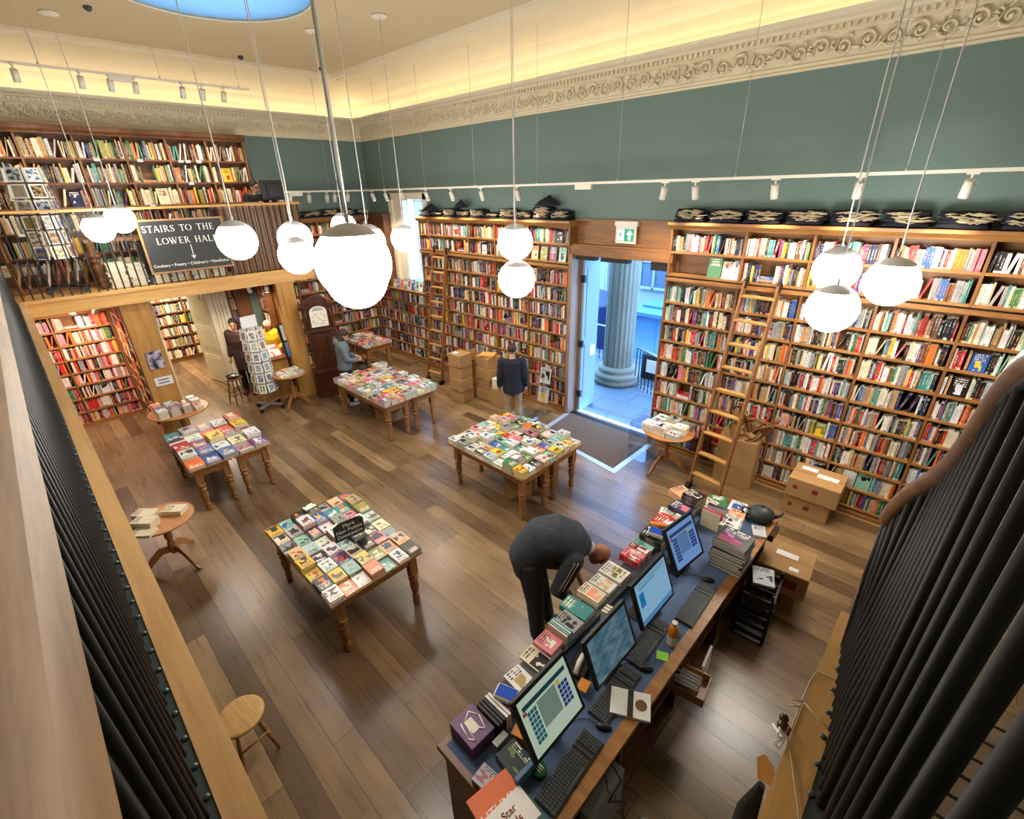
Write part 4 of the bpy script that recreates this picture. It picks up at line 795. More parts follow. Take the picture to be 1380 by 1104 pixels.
# stack of large hardbacks
nms = ['tan', 'black', 'tan', 'tan', 'cream', 'black', 'tan', 'tan', 'black', 'black']
for k in range(10):
    o = thing('hardback', 'large '+('black' if nms[k] == 'black' else 'brown')+' hardback in the tall counter stack, '+('topmost, with magenta and green lettering' if k == 9 else ordn(10-k)+' from top'), 'book', (-.98+R.gauss(0, .006), 4.0+R.gauss(0, .006), 1.006+k*.034), R.gauss(0, .04), 'hardbacks stacked by the last till')
    b = dict(w=.30, l=.27, t=.033, c1=rgb(12, 20, 19) if k > 7 or nms[k] == 'black' else rgb(48, 36, 30), c2=(rgb(200, 90, 190) if k == 9 else rgb(60, 50, 40))[:3]+(.21,)); m = MB(); pg = MB(); lay(m, b, pg); m.build('cover', BM, o); pg.build('pages', 'book_pages', o)
    if k == 9:
        for (s, xx, yy, mt) in (('AWW', 0, -.07, 'magenta_print'),): pass
        m = MB()
        for q in range(4): m.box(-.12, -.10+q*.022, .0335, .10-.03*(q % 2), -.09+q*.022, .0345)
        m.build('print_block', 'magenta_print', o); m = MB()
        for q in range(4): m.box(-.12, .02+q*.022, .0335, .10-.03*(q % 2), .03+q*.022, .0345)
        m.build('print_block', 'teal_lino', o)
# small counter objects
o = thing('notebook_display', 'white booklet with black band and round portrait picture', 'booklet', (-.93, 2.12, 1.008), .5); m = MB(); m.box(-.16, -.1, 0, .12, .1, .022); m.build('cover', 'white_paper', o); m = MB(); m.box(-.04, -.101, .0225, .0, .101, .025); m.build('band', 'black_plastic', o); m = MB(); m.lathe([(.042, .0225), (.042, .0245)], (.055, 0, 0), 24); m.build('portrait_disc', 'brown_z', o)
o = thing('drink_bottle', 'orange juice bottle with white cap on the staff edge', 'bottle', (-.97, 2.78, 1.006)); m = MB(); m.lathe([(.036, 0), (.04, .01), (.04, .12), (.041, .17), (.032, .2), (.02, .22)], n=20); m.build('bottle_body', 'orange', o); m = MB(); m.lathe([(.0412, .02), (.0412, .11)], n=20, cap=False); m.build('label', 'paper', o); m = MB(); m.lathe([(.022, .22), (.022, .25)], n=20); m.build('cap', 'white_plastic', o)
m = MB(); m.lathe([(.045, 0), (.045, .008), (.04, .01)], (-.99, 2.88, 1.006), 24); tag(m.build('coaster', 'black_plastic'), 'black round coaster beside the orange bottle', 'coaster')
m = MB(); m.rbox((-.97, 2.63, 1.0085), (.09, .08, .003), .4); tag(m.build('sticky_note', 'lime'), 'lime green sticky note on the blue counter', 'note')
o = thing('tin', 'round dark green tin beside the till screen', 'tin', (-1.14, 1.33, 1.006)); m = MB(); m.lathe([(.046, 0), (.048, .006), (.048, .04), (.05, .042), (.05, .05), (.045, .053)], n=28); m.build('tin_body', 'tin_green', o)
for k in range(3): m = MB(); m.box(-.024+.004*k, .016-k*.016, .0535, .024-.004*k, .022-k*.016, .0545); m.build('print_line', 'paper', o)
boxy('open_box', 'black box with green leaf picture and blue edge', 'box', -1.29, 1.26, 1.003, .2, .16, .07, -.1, dict(m='book_cover', c1=rgb(16, 34, 40), c2=rgb(96, 130, 60)[:3]+(.77,))); boxy('blue_packet', 'slim blue packet against the leaf picture box', 'packet', -1.18, 1.25, 1.003, .03, .18, .11, -.05, dict(m='blue_paint'))
boxy('grey_tin', 'small grey metal block between notebooks and till', 'block', -1.43, 1.27, 1.003, .05, .11, .1, 0, dict(m='grey_card')); boxy('greeting_pack', 'grey and pink sparkly card pack at the counter end', 'cards', -1.34, 1.06, 1.003, .15, .12, .06, .1, dict(m='book_cover', c1=rgb(170, 164, 172), c2=rgb(150, 60, 84)[:3]+(.4,)))
boxy('snack_packet', 'orange and yellow packet behind the till screen', 'packet', -1.38, 1.42, 1.003, .1, .12, .08, .3, dict(m='orange')); boxy('coaster_box', 'orange card square behind the first monitor', 'card', -1.26, 1.97, 1.06, .08, .1, .01, .2, dict(m='orange'))
o = boxy('leaflet', 'orange leaflet lettered AUTUMN at the near counter end', 'leaflet', -1.22, 1.02, 1.06, .2, .3, .008, -.15, dict(m='painted', c1=rgb(232, 110, 50))); text('AUTUMN', .075, 'white_paper', o, frame_m((.05, -.02, .0095), (0, 1, 0), (-1, 0, 0)))
o = boxy('leaflet', 'white leaflet with red lettering at the near counter end', 'leaflet', -1.08, 1.02, 1.07, .2, .28, .008, -.1, dict(m='painted', c1=rgb(236, 232, 228))); text('Star\nkids', .06, 'red_print', o, frame_m((-.0, 0, .0095), (0, 1, 0), (-1, 0, 0)))
m = MB(); m.rbox((-1.05, 1.17, 1.008), (.2, .045, .004), -.1); tag(m.build('bookmark', 'teal_lino'), 'pale green bookmark beside the first keyboard', 'bookmark')
o = thing('desk_phone', 'white telephone handset beside the marbled desktop monitor', 'phone', (-1.38, 2.08, 1.003), .3); m = MB(); m.tube([(0, -.09, .07), (0, 0, .1), (0, .09, .07)], .022, 10); m.build('handset', 'white_plastic', o); m = MB(); m.box(-.07, -.08, 0, .07, .08, .06); m.build('phone_base', 'black_plastic', o, bevel=.01)
m = MB(); m.lathe([(.035, 0), (.05, .05), (.045, .1), (.02, .12)], (-1.36, 2.6, 1.003), 20); tag(m.build('desk_speaker', 'black_plastic'), 'round black speaker between the second and third monitors', 'speaker')
for k in range(3): boxy('upright_book', f'cream book on edge between the middle monitors, {ordn(k+1)} of three', 'book', -1.4, 2.62+k*.035-.1, 1.1, .16, .022, .13, .1, dict(m='paper'), 'cream books on edge')
# under the counter
o = thing('paper_tray', 'open wooden tray of white envelopes sticking out beneath the counter', 'tray', (-.8, 2.9, .52), .15); m = MB(); m.box(-.16, -.13, 0, .14, .13, .01); m.box(-.16, -.13, 0, -.15, .13, .09); m.box(.13, -.13, 0, .14, .13, .09); m.box(-.16, -.13, 0, .14, -.12, .09); m.box(-.16, .12, 0, .14, .13, .09); m.build('tray_body', 'pine_x', o)
for k in range(5): m = MB(); m.rbox((-.02, -.09+k*.035, .07), (.2, .004, .11), R.uniform(-.1, .1), .3); tag(m.build('envelope', 'white_paper'), f'white envelope standing in the wooden tray, {ordn(k+1)} of five', 'envelope', 'envelopes in the tray').matrix_world = Matrix.Translation((-.8, 2.9, .53)) @ Matrix.Rotation(.15, 4, 'Z')
m = MB(); m.rbox((-.78, 3.18, .52), (.02, .22, .34), .1, .2); tag(m.build('paper_sheet', 'white_paper'), 'white card sheet leaning beside the wooden tray', 'paper')
m = MB(); m.box(-.92, 1.5, .12, -.84, 1.92, .62); tag(m.build('storage_panel', 'grey_card'), 'grey storage crate side under the counter by the cables', 'crate')
m = MB(); m.tube([(-.9, 1.75, .93), (-.8, 1.8, .7), (-.84, 1.72, .5), (-.8, 1.9, .3), (-.78, 1.86, .12)], .005, 6); m.tube([(-.9, 1.7, .93), (-.82, 1.66, .75), (-.8, 1.74, .6), (-.82, 1.8, .4)], .004, 6); tag(m.build('cable', 'black_plastic'), 'black cables hanging under the staff edge of the counter', 'cable')
o = thing('socket_strip', 'white power socket low under the counter', 'socket', (-.86, 1.2, .2)); m = MB(); m.box(0, 0, 0, .03, .16, .09); m.build('socket_body', 'white_plastic', o, bevel=.006); m = MB(); m.box(.03, .03, .02, .045, .07, .06); m.build('plug', 'black_plastic', o)
m = MB(); m.rbox((-.62, 1.92, .06), (.07, .2, .1), .5); tag(m.build('plastic_bottle', 'grey_card', bevel=.02), 'crumpled grey bag lying on the floor beside the counter', 'bag')
o = thing('black_crate', 'black plastic crate of papers at the end of the counter', 'crate', (-.73, 4.42, 0), .1); m = MB()
m.box(-.16, -.22, 0, .16, .22, .02)
for k in range(5): m.box(-.16, -.22, .06+k*.12, .16, -.2, .12+k*.12); m.box(.14, -.22, .06+k*.12, .16, .22, .12+k*.12); m.box(-.16, .2, .06+k*.12, .16, .22, .12+k*.12); m.box(-.16, -.22, .06+k*.12, -.14, .22, .12+k*.12)
for a in (-.15, .13):
    for b in (-.21, .19): m.box(a, b, 0, a+.02, b+.02, .68)
m.build('crate_body', 'black_plastic', o)
cbook('grey magazine on top of the black crate', -.73, 4.4, .69, .2, .26, .02, .3, 'silver', 2, 'navy', name='magazine')
# ------------------------------------------------------------------ ladders
def ladder(label, f0, f1, t0, t1, n):
    o = thing('library_ladder', label, 'ladder', (0, 0, 0)); f0, f1, t0, t1 = map(Vector, (f0, f1, t0, t1))
    nrm = (f1-f0).normalized()
    for a, b in ((f0, t0), (f1, t1)):
        m = MB(); d = (b-a).normalized(); w = nrm.cross(d).normalized()
        A = []
        for p in (a+Vector((0, 0, .06)), b-d*.12, b+w*-.0): A.append([m.P(p+nrm*sx*.016+w*sy*(.04 if p is not b else .02)) for sx, sy in ((-1, -1), (1, -1), (1, 1), (-1, 1))])
        m.F(A[0][::-1]); m.bridge(A[0], A[1], False); m.bridge(A[1], A[2], False); m.F(A[2]); m.build('stile', 'oak_z', o)
        m = MB(); m.rbox(a+Vector((0, -.01, .05)), (.06, .13, .1)); m.cyl(a+Vector((-.03, -.05, .04)), a+Vector((.03, -.05, .04)), .045, n=12); m.build('foot', 'black_plastic', o)
        m = MB(); m.tube([b-d*.03, b+Vector((0, .02, .03)), b+Vector((0, .08, .0)), b+Vector((0, .09, -.05))], .018, 8); m.rbox(b-d*.05, (.045, .06, .12)); m.build('hook', 'black_metal', o)
    for k in range(n):
        t = (k+.75)/(n+.35); a = f0.lerp(t0, t); b = f1.lerp(t1, t); m = MB(); c = (a+b)/2; m.rbox(c, ((b-a).length, .095, .026), math.atan2((b-a).y, (b-a).x)); m.build('rung', 'oak_pale', o)
    return o
ladder('oak library ladder hooked on the rail past the doorway', (-2.42, 6.50, 0), (-1.92, 6.42, 0), (-2.38, 7.27, 3.16), (-1.93, 7.27, 3.14), 9)
ladder('oak library ladder hooked on the rail near the window', (-9.48, 6.60, 0), (-8.98, 6.66, 0), (-9.66, 7.27, 3.2), (-9.20, 7.27, 3.17), 9)
# ------------------------------------------------------------------ cartons
def carton(label, x, y, z, w, l, h, rz=0, group=None, lbl=None, red=None, openflap=False):
    o = thing('cardboard_box', label, 'box', (x, y, z), rz, group); m = MB(); m.box(-w/2, -l/2, 0, w/2, l/2, h, skip='t' if openflap else ''); m.build('carton', 'card_board', o, bevel=.012)
    m = MB(); 
    if openflap:
        m.rbox((0, -l/2-.05, h+.03), (w, .12, .005), 0, -.5); m.rbox((-w/2-.03, 0, h+.04), (.005, l, .1)); m.build('flap', 'card_edge', o)
    else:
        m.box(-w/2-.001, -.025, h, w/2+.001, .025, h+.0015); m.build('tape', 'tape', o)
    for a, b, c, d in lbl or (): m = MB(); m.box(a, b, h+.001, a+c, b+d, h+.003); m.build('address_label', 'white_paper', o)
    for f, a, b, c, d in red or ():
        m = MB()
        if f == 'f': m.box(a, -l/2-.002, b, a+c, -l/2, b+d)
        else: m.box(w/2, a, b, w/2+.002, a+c, b+d)
        m.build('red_print', 'red_print', o)
    return o
sp = ['bottom', '2nd from floor', '3rd from floor', 'topmost']
for k in range(4): carton(f'cardboard box in the stack nearest the clock table, {sp[k]}', -7.87+(-.015, .02, -.02, .012)[k], 6.38+(.01, -.02, .015, -.01)[k], k*.285, .40, .36, .283, .06+(.05, -.06, .04, -.03)[k], 'cardboard boxes stacked before the middle bookcase', lbl=((-.15, -.1, .14, .1),) if k == 3 else None)
for k in range(4): carton(f'cardboard box in the stack beside the man in navy, {sp[k]}', -7.5+(.01, -.02, .02, -.01)[k], 6.9+(-.02, .015, -.01, .01)[k], k*.255, .46, .40, .252, (.05, -.05, .04, -.06)[k], 'cardboard boxes stacked before the middle bookcase')
for k in range(3): carton(f'cardboard box behind the two front stacks, {sp[k]}', -7.98, 6.95, k*.3, .42, .5, .295, .1, 'cardboard boxes stacked before the middle bookcase', openflap=(k == 2))
for k in range(2): carton(f'low cardboard box beside the navy man, {sp[k]}', -6.98, 6.82, k*.2, .42, .36, .2, .02, 'cardboard boxes stacked before the middle bookcase')
for k in range(8):
    for q in range(2): cbook(f'{"green" if q and k < 6 else "white"} paperback in the pile on the low boxes, {"back" if q else "front"} row, {ordn(8-k)} from top', -7.05+.16*q, 6.75, .402+k*.03, .15, .22, .028, 0, 'green' if q and k < 6 else 'white', 1, 'grey', name='paperback', grp='books piled on the low boxes')
for k in range(2): m = MB(); m.rbox((0, 0, 0), (.34, .26, .025), 0); oo = m.build('padded_envelope', 'kraft_mail', bevel=.01); oo.location = (-7.45, 6.85, 1.04+k*.032); oo.rotation_euler = (0, 0, .3+.2*k); tag(oo, ('upper' if k else 'lower')+' kraft padded envelope on the box stack beside the man in navy', 'envelope')
carton('lower carton of the pair against the bookcase past the ladder', -.88, 7.1, 0, .58, .5, .30, .04, lbl=None, red=(('f', -.22, .12, .05, .06), ('f', -.02, .12, .07, .07)))
carton('upper carton with white labels against the bookcase past the ladder', -.84, 7.07, .305, .64, .54, .3, .02, lbl=((-.24, .08, .2, .1), (-.02, -.04, .26, .11)), red=(('f', -.24, .14, .06, .06), ('f', .0, .14, .07, .07)))
carton('lower carton with red printed square at the counter end', -.66, 5.06, 0, .42, .42, .30, .0, red=(('f', -.05, .1, .12, .12),))
carton('upper carton with white labels at the counter end', -.66, 5.02, .305, .52, .52, .30, .08, lbl=((-.12, .0, .22, .09), (.05, -.2, .09, .06)), red=(('f', .02, .1, .14, .12),))
o = carton('tall open carton stuffed with brown paper beside the ladder', -1.98, 7.16, 0, .56, .42, .84, .12)
o = thing('brown_paper_bundle', 'crumpled brown packing paper sheets sticking out of the tall carton', 'paper', (-1.95, 7.1, .8))
for k in range(18):
    m = MB(); a = R.uniform(-.9, 1.2); L = R.uniform(.35, .7); w = R.uniform(.05, .16); b = R.uniform(-.25, .25); p0 = Vector((R.uniform(-.2, .2), R.uniform(-.12, .1), 0)); d = Vector((math.sin(a)*.75, -.15+b, 1)).normalized(); s = Vector((math.cos(k*1.3), math.sin(k*1.3), 0))
    pts = []
    for i in range(6):
        t = i/5; c = p0+d*L*t+Vector((0, 0, -.1*t*t)); f = .3+.7*math.sin(t*2.4+.3); pts.append([m.P(c-s*w*f+Vector((0, .02*math.sin(i*2+k), 0))), m.P(c+s*w*f*.3+Vector((0, .03, .02*(i % 2)))), m.P(c+s*w*f)])
    for i in range(5):
        for j in range(2): m.F([pts[i][j], pts[i][j+1], pts[i+1][j+1], pts[i+1][j]])
    pp = m.build('paper_sheet', 'card_edge' if k % 3 else 'card_board', o); sm = pp.modifiers.new('thick', 'SOLIDIFY'); sm.thickness = .006
o = thing('folded_bag', 'dark rucksack hanging on the bookcase behind the ladder', 'bag', (-2.1, 7.22, 1.1)); m = MB(); m.ball((0, 0, 0), .14, 14, 10, (1, .6, 1.25)); m.build('bag_body', 'black_cloth', o); m = MB(); m.tube([(-.08, 0, .1), (-.06, 0, .26), (.06, 0, .26), (.08, 0, .1)], .012, 6); m.build('strap', 'black_cloth', o)
m = MB(); m.box(-2.68, 7.28, .1, -2.5, 7.37, .62); tag(m.build('dark_folder', 'mahog_z'), 'dark upright folder leaning on the low shelves behind the art books', 'folder')
# ------------------------------------------------------------------ longcase clock
def clock():
    o = thing('longcase_clock', 'dark mahogany longcase clock with arched white dial beside the clerk counter', 'clock', (-10.55, 4.5, 0), PI/2-.2)
    o.scale = (1.24, 1.12, 1.04)
    # local: front faces -y
    m = MB(); m.box(-.27, -.15, 0, .27, .15, .07); m.box(-.255, -.14, .07, .255, .14, .58); m.box(-.27, -.155, .58, .27, .15, .62); m.box(-.24, -.13, .62, .24, .13, .65); m.build('plinth', 'mahog_z', o, bevel=.006)
    m = MB(); m.box(-.18, -.10, .65, .18, .12, 1.52); m.build('trunk', 'mahog_z', o); m = MB(); m.box(-.125, -.112, .72, .125, -.10, 1.45); m.box(-.10, -.12, .76, .10, -.112, 1.41); m.build('door', 'mahog_z', o, bevel=.004)
    m = MB(); m.ball((-.10, -.128, 1.02), .012, 8, 6); m.build('knob', 'brass', o)
    m = MB(); m.box(-.25, -.15, 1.52, .25, .14, 1.57); m.box(-.235, -.12, 1.57, .235, .13, 2.08)
    arch = [(-.27, 2.05), (-.27, 2.10), (-.20, 2.14)]+[(math.cos(a)*.2, 2.14+math.sin(a)*.16) for a in [PI-PI*k/12 for k in range(1, 12)]]+[(.20, 2.14), (.27, 2.10), (.27, 2.05)]
    m.poly(arch, -.15, .14, 'xz'); m.build('hood', 'mahog_z', o, bevel=.006)
    m = MB()
    for sx in (-1, 1): m.cyl((sx*.215, -.135, 1.6), (sx*.215, -.135, 2.04), .014, n=10)
    m.build('hood_pillar', 'mahog_z', o)
    dial = [(-.15, 1.64), (.15, 1.64), (.15, 1.96)]+[(math.cos(a)*.15, 1.96+math.sin(a)*.12) for a in [PI*k/12 for k in range(1, 12)]]+[(-.15, 1.96)]
    m = MB(); m.poly(dial, -.158, -.15, 'xz'); m.build('dial', 'paper', o)
    m = MB(); n = 40
    for k in range(12):
        a = 2*PI*k/12; c = Vector((math.sin(a)*.115, -.1595, 1.81+math.cos(a)*.115)); old = m.T; m.T = Matrix.Translation(c) @ Matrix.Rotation(a, 4, 'Y')
        for q in range(1+(k % 3)): m.box(-.012+q*.011, 0, -.017, -.007+q*.011, .001, .017)
        m.T = old
    m.T = Matrix.Translation((0, -.161, 1.81)) @ Matrix.Rotation(-.5, 4, 'Y'); m.box(-.004, 0, -.01, .004, .001, .07); m.T = Matrix.Translation((0, -.162, 1.81)) @ Matrix.Rotation(2.4, 4, 'Y'); m.box(-.003, 0, -.01, .003, .001, .1); m.T = None; m.build('numerals', 'black_plastic', o)
    m = MB(); m.poly([(math.cos(a)*.1, 1.985+math.sin(a)*.075) for a in [PI*k/12 for k in range(13)]], -.1605, -.158, 'xz'); m.build('moon_arch', 'grey_card', o)
    for x, z in ((-.25, 2.14), (0, 2.32), (.25, 2.14)): m = MB(); m.ball((x, -.05, z+.02), .022, 10, 8); m.cyl((x, -.05, z-.04), (x, -.05, z+.07), .006, .002, n=6); m.build('finial', 'brass', o)
    return o
clock()
# ------------------------------------------------------------------ stools
def stool(label, x, y, h, r, wd='pine_x', seat='pine_x'):
    o = thing('stool', label, 'stool', (x, y, 0), R.random()); m = MB(); m.lathe([(r-.02, h-.035), (r, h-.02), (r-.005, h-.005), (r-.03, h), (0.01, h-.006)], n=36); m.build('seat', seat, o)
    for k in range(4):
        a = PI/4+k*PI/2; m = MB(); t = Vector((math.cos(a)*r*.6, math.sin(a)*r*.6, h-.03)); b = Vector((math.cos(a)*r*1.1, math.sin(a)*r*1.1, 0)); m.tube([b, b.lerp(t, .35), b.lerp(t, .7), t], [.012, .017, .016, .012], 8); m.build('leg', wd, o)
    for k in range(4):
        a = PI/4+k*PI/2; z = .2+.05*(k % 2); q = lambda a: Vector((math.cos(a)*r*.95, math.sin(a)*r*.95, z)); m = MB(); m.tube([q(a), q(a+PI/2)], .009, 6); m.build('stretcher', wd, o)
    return o
stool('pale wooden stool by the near gallery beam', -3.40, .15, .50, .185, seat='oak_pale'); stool('dark stool with a dish standing by the white door', -11.72, 2.78, .63, .19, 'brown_z', 'brown_z')
o = thing('dish', 'dark dish of small white cards on the stool by the white door', 'dish', (-11.72, 2.78, .63)); m = MB(); m.lathe([(.08, 0), (.14, .03), (.15, .05), (.13, .035), (.05, .02)], n=24); m.build('dish_body', 'black_plastic', o); m = MB(); m.rbox((.02, .01, .05), (.09, .06, .02), .4); m.build('card_pack', 'white_paper', o)
# ------------------------------------------------------------------ postcard spinners
def spinner(label, x, y, z0, h, r, rows, zb, foot, n=8, dark=False, sign=False):
    o = thing('postcard_spinner', label, 'card rack', (x, y, z0), .2); m = MB(); m.cyl((0, 0, .1), (0, 0, h), .016, n=10); m.build('pole', 'steel' if not dark else 'black_metal', o)
    for k in range(2):
        m = MB(); m.T = Matrix.Rotation(k*PI/2+.4, 4, 'Z'); m.box(-foot, -.02, .09, foot, .02, .12)
        m.T = None; m.build('foot_bar', 'steel' if not dark else 'black_metal', o)
        for s in (-1, 1): a = k*PI/2+.4; c = Vector((math.cos(a)*foot*s*.96, math.sin(a)*foot*s*.96, .045)); m = MB(); m.cyl(c+Vector((-.02, 0, 0)), c+Vector((.02, 0, 0)), .045, n=12); m.build('caster', 'black_plastic', o)
    rh = (h-zb)/rows
    for j in range(rows):
        m = MB(); m.tube([(math.cos(2*PI*k/16)*r*.9, math.sin(2*PI*k/16)*r*.9, zb+j*rh+.01) for k in range(17)], .005, 5, False); m.build('wire_tier', 'steel' if not dark else 'black_metal', o)
    for j in range(rows):
        for k in range(n):
            a = 2*PI*k/n+j*.05; w, hh = 2*r*math.sin(PI/n)*.84, rh*.86; c = Vector((math.cos(a)*r, math.sin(a)*r, zb+j*rh+.02)); T = Matrix.Translation(c) @ Matrix.Rotation(a+PI/2, 4, 'Z') @ Matrix.Rotation(-.12, 4, 'X')
            m = MB(); m.T = T; m.box(-w/2, 0, 0, w/2, .008, hh); 
            pc_ = tag(m.build('postcard', 'white_paper'), f'bordered postcard, {ordn(k+1)} round, {ordn(rows-j)} tier from top of the '+('gallery' if dark else 'floor')+' spinner', 'postcard', 'postcards on the '+('gallery' if dark else 'floor')+' spinner'); pc_.location = (x, y, z0)
            pc_.rotation_euler = (0, 0, .2)
            m = MB(); m.T = T; m.c1 = pc(R.choice(['black', 'brown', 'navy', 'grey', 'teal'] if not dark else ['blue', 'black', 'brown', 'grey', 'olive', 'navy']), .1); m.c2 = pc(R.choice(['cream', 'silver', 'tan', 'white']), .1)[:3]+(R.random(),); b = w*(.09 if dark else .2); m.box(-w/2+b, -.002, b, w/2-b, 0, hh-b); m.build('picture', 'picture', pc_)
    if sign: m = MB(); m.box(-.17, -.004, h+.02, .17, .004, h+.26); m.build('header_card', 'white_paper', o).rotation_euler = (0, 0, PI/2)
    return o
spinner('tall floor spinner of white bordered postcards in front of the brown-coated woman', -10.86, 3.16, 0, 1.86, .24, 6, .42, .32, 8, sign=True)
spinner('dark postcard spinner standing on the gallery behind the railing', -11.42, .62, 2.95, 1.95, .27, 6, .55, .34, 7, True)
# ------------------------------------------------------------------ clerk counter under the gallery
o = thing('clerk_counter', 'curved wooden clerk counter between spinner and clock', 'counter', (0, 0, 0)); m = MB(); m.box(-11.20, 3.2, 0, -11.14, 3.86, 1.0); m.box(-11.5, 3.2, 0, -11.2, 3.26, 1.0); m.build('front_panel', 'panel_z', o); m = MB(); m.box(-11.5, 3.14, 1.0, -11.0, 3.86, 1.04); m.build('worktop', 'brown_z', o, bevel=.006)
def stood(label, x, y, z, w, h, nm, c2, rz, lean=-.45, name='large_book'):
    o = facer(Matrix.Translation((x, y, z)) @ Matrix.Rotation(rz, 4, 'Z'), w, h, nm, c2, label, lean); return o
stood('red picture book propped open-faced on the clerk counter', -11.12, 3.44, 1.05, .34, .36, 'red', pc('cream'), Q, -.9); stood('violet picture book propped beside the red one', -11.12, 3.26, 1.05, .2, .3, 'navy', pc('pink'), Q, -.9)
m = MB(); m.T = Matrix.Translation((-10.98, 3.80, 1.0)) @ Matrix.Rotation(Q, 4, 'Z') @ Matrix.Rotation(-.3, 4, 'X'); m.box(0, 0, 0, .34, .03, .78); tag(m.build('display_board', 'black_plastic'), 'black display board holding two city picture books by the clock', 'display')
stood('blue-grey city picture book on the upper ledge of the black display', -10.95, 3.82, 1.42, .3, .34, 'silver', pc('brown'), Q, -.3); stood('pale blue city picture book on the lower ledge of the black display', -10.90, 3.82, 1.05, .3, .32, 'blue', pc('silver'), Q, -.3)
m = MB(); m.box(-11.98, 1.42, 1.15, -11.97, 1.68, 1.55); m.c1 = pc('black'); m.c2 = pc('silver')[:3]+(.37,); m.c1 = pc('navy'); mm = MB(); mm.c1 = pc('black'); mm.c2 = pc('silver')[:3]+(.37,); mm.box(-10.94, 1.27, 1.42, -10.93, 1.52, 1.77); tag(mm.build('portrait_poster', 'picture'), 'portrait poster pinned on the wooden panel under the gallery', 'poster')
o = thing('notice', 'white paper notice with two lines of print on the wooden panel', 'notice', (-10.932, 1.41, 1.16)); m = MB(); m.box(-.006, -.15, -.085, 0, .15, .085); m.build('sheet', 'white_paper', o)
for k, z in enumerate((.03, -.03)): m = MB(); m.box(0, -.09, z-.01, .001, .09, z+.01); m.build('print_line', 'slate', o)
m = MB(); m.box(-12.84, 3.62, 1.75, -12.82, 3.74, 1.83); tag(m.build('wall_label', 'white_paper'), 'small white label on the wood behind the brown-coated woman', 'label')
m = MB(); m.box(-12.86, 3.56, 0, -12.80, 3.86, 2.6); struct(m.build('wall_panel', 'brown_z')); m = MB(); m.box(-12.0, 4.16, 0, -11.08, 4.195, 2.6); struct(m.build('wall_panelling', 'brown_z'))
# little under-gallery spots
def spotcan(T, parent, s=1.0):
    m = MB(); m.T = T; m.cyl((0, 0, 0), (0, 0, -.17*s), .045*s, n=16); m.build('spot_body', 'white_plastic', parent)
    m = MB(); m.T = T; m.cyl((0, 0, -.1701*s), (0, 0, -.172*s), .034*s, n=16); m.build('lamp_face', 'lamp_face', parent)
def spot(label, pos, aim, energy, group=None, size=1.1, col=WARM, s=1.0, stem=.06, blend=.7):
    o = thing('spotlight', label, 'spotlight', pos, 0, group); m = MB(); m.cyl((0, 0, 0), (0, 0, -stem), .012, n=8); m.box(-.05, -.02, -.012, .05, .02, .012); m.build('bracket', 'white_plastic', o)
    d = (Vector(aim)-Vector(pos)).normalized(); T = Matrix.Translation((0, 0, -stem)) @ d.to_track_quat('-Z', 'Y').to_matrix().to_4x4(); spotcan(T, o, s)
    if energy: lamp('spot_beam', 'SPOT', T @ Vector((0, 0, -.2*s)), energy, col, None, .03, size, blend, o).rotation_euler = d.to_track_quat('-Z', 'Y').to_euler()
    return o
for k, (p, a, e) in enumerate((((-11.5, 3.5, 2.68), (-12.2, 4.1, 1.2), 40), ((-11.35, 3.85, 2.68), (-11.2, 3.6, .9), 40), ((-11.6, .9, 2.68), (-12.8, .3, 1.1), 60), ((-11.9, .5, 2.68), (-11.9, 1.3, .9), 26), ((-11.6, 2.6, 2.68), (-12.6, 2.6, 0), 40))):
    spot('white spotlight under the far gallery, '+('above the clerk', 'nearest the clock', 'over the red books', 'over the wooden panel', 'over the inner doorway')[k], p, a, e, 'spotlights under the far gallery', 1.9, (1, .72, .55) if k == 2 else WARM)
lamp('ceiling_lamp_light', 'AREA', (-15.2, 2.6, 2.65), 80, WARM, (-15.2, 2.6, 0), 1.2)
lamp('gallery_downlight', 'AREA', (-12.0, .3, 2.66), 18, (1, .7, .55), (-12.0, .3, 0), 1.0)
# ------------------------------------------------------------------ track lighting
def track(label, a, b, wires, box=None):
    o = thing('track_rail', label, 'light track', (0, 0, 0)); a, b = Vector(a), Vector(b); d = (b-a).normalized(); m = MB(); s = Vector((-d.y, d.x, 0))*.018
    for z in (0,): A = [m.P(p) for p in (a-s, a+s, b+s, b-s)]; B = [m.P(p+Vector((0, 0, .035))) for p in (a-s, a+s, b+s, b-s)]; m.F(A[::-1]); m.F(B); [m.F([A[k], A[(k+1) % 4], B[(k+1) % 4], B[k]]) for k in range(4)]
    m.build('rail', 'white_plastic', o)
    for w in wires: p = a.lerp(b, w); m = MB(); m.cyl(p+Vector((0, 0, .03)), (p.x, p.y, 6.79), .0035, n=5); m.cyl(p+Vector((0, 0, .035)), p+Vector((0, 0, .06)), .015, n=8); m.build('wire', 'steel', o)
    if box: p = a.lerp(b, box); m = MB(); m.T = Matrix.Translation(p) @ Matrix.Rotation(math.atan2(d.y, d.x), 4, 'Z'); m.box(-.16, -.025, -.075, .16, .025, 0); m.build('driver_box', 'white_plastic', o)
TX0 = -12.1
track('long white light track hung before the doorway wall', (TX0, 6.95, 4.46), (1.6, 6.95, 4.46), (.08, .2, .32, .44, .56, .69, .82), .5135)
track('short white light track hung by the gallery wall', (-12.0, 4.75, 4.46), (-12.0, 6.9, 4.46), (.1, .6), .2)
track('white light track hung above the far gallery', (-11.2, -1.5, 6.26), (-11.2, 4.33, 6.26), (.2, .48, .75, .97), .65)
G1_ = 'track spotlights before the doorway wall'
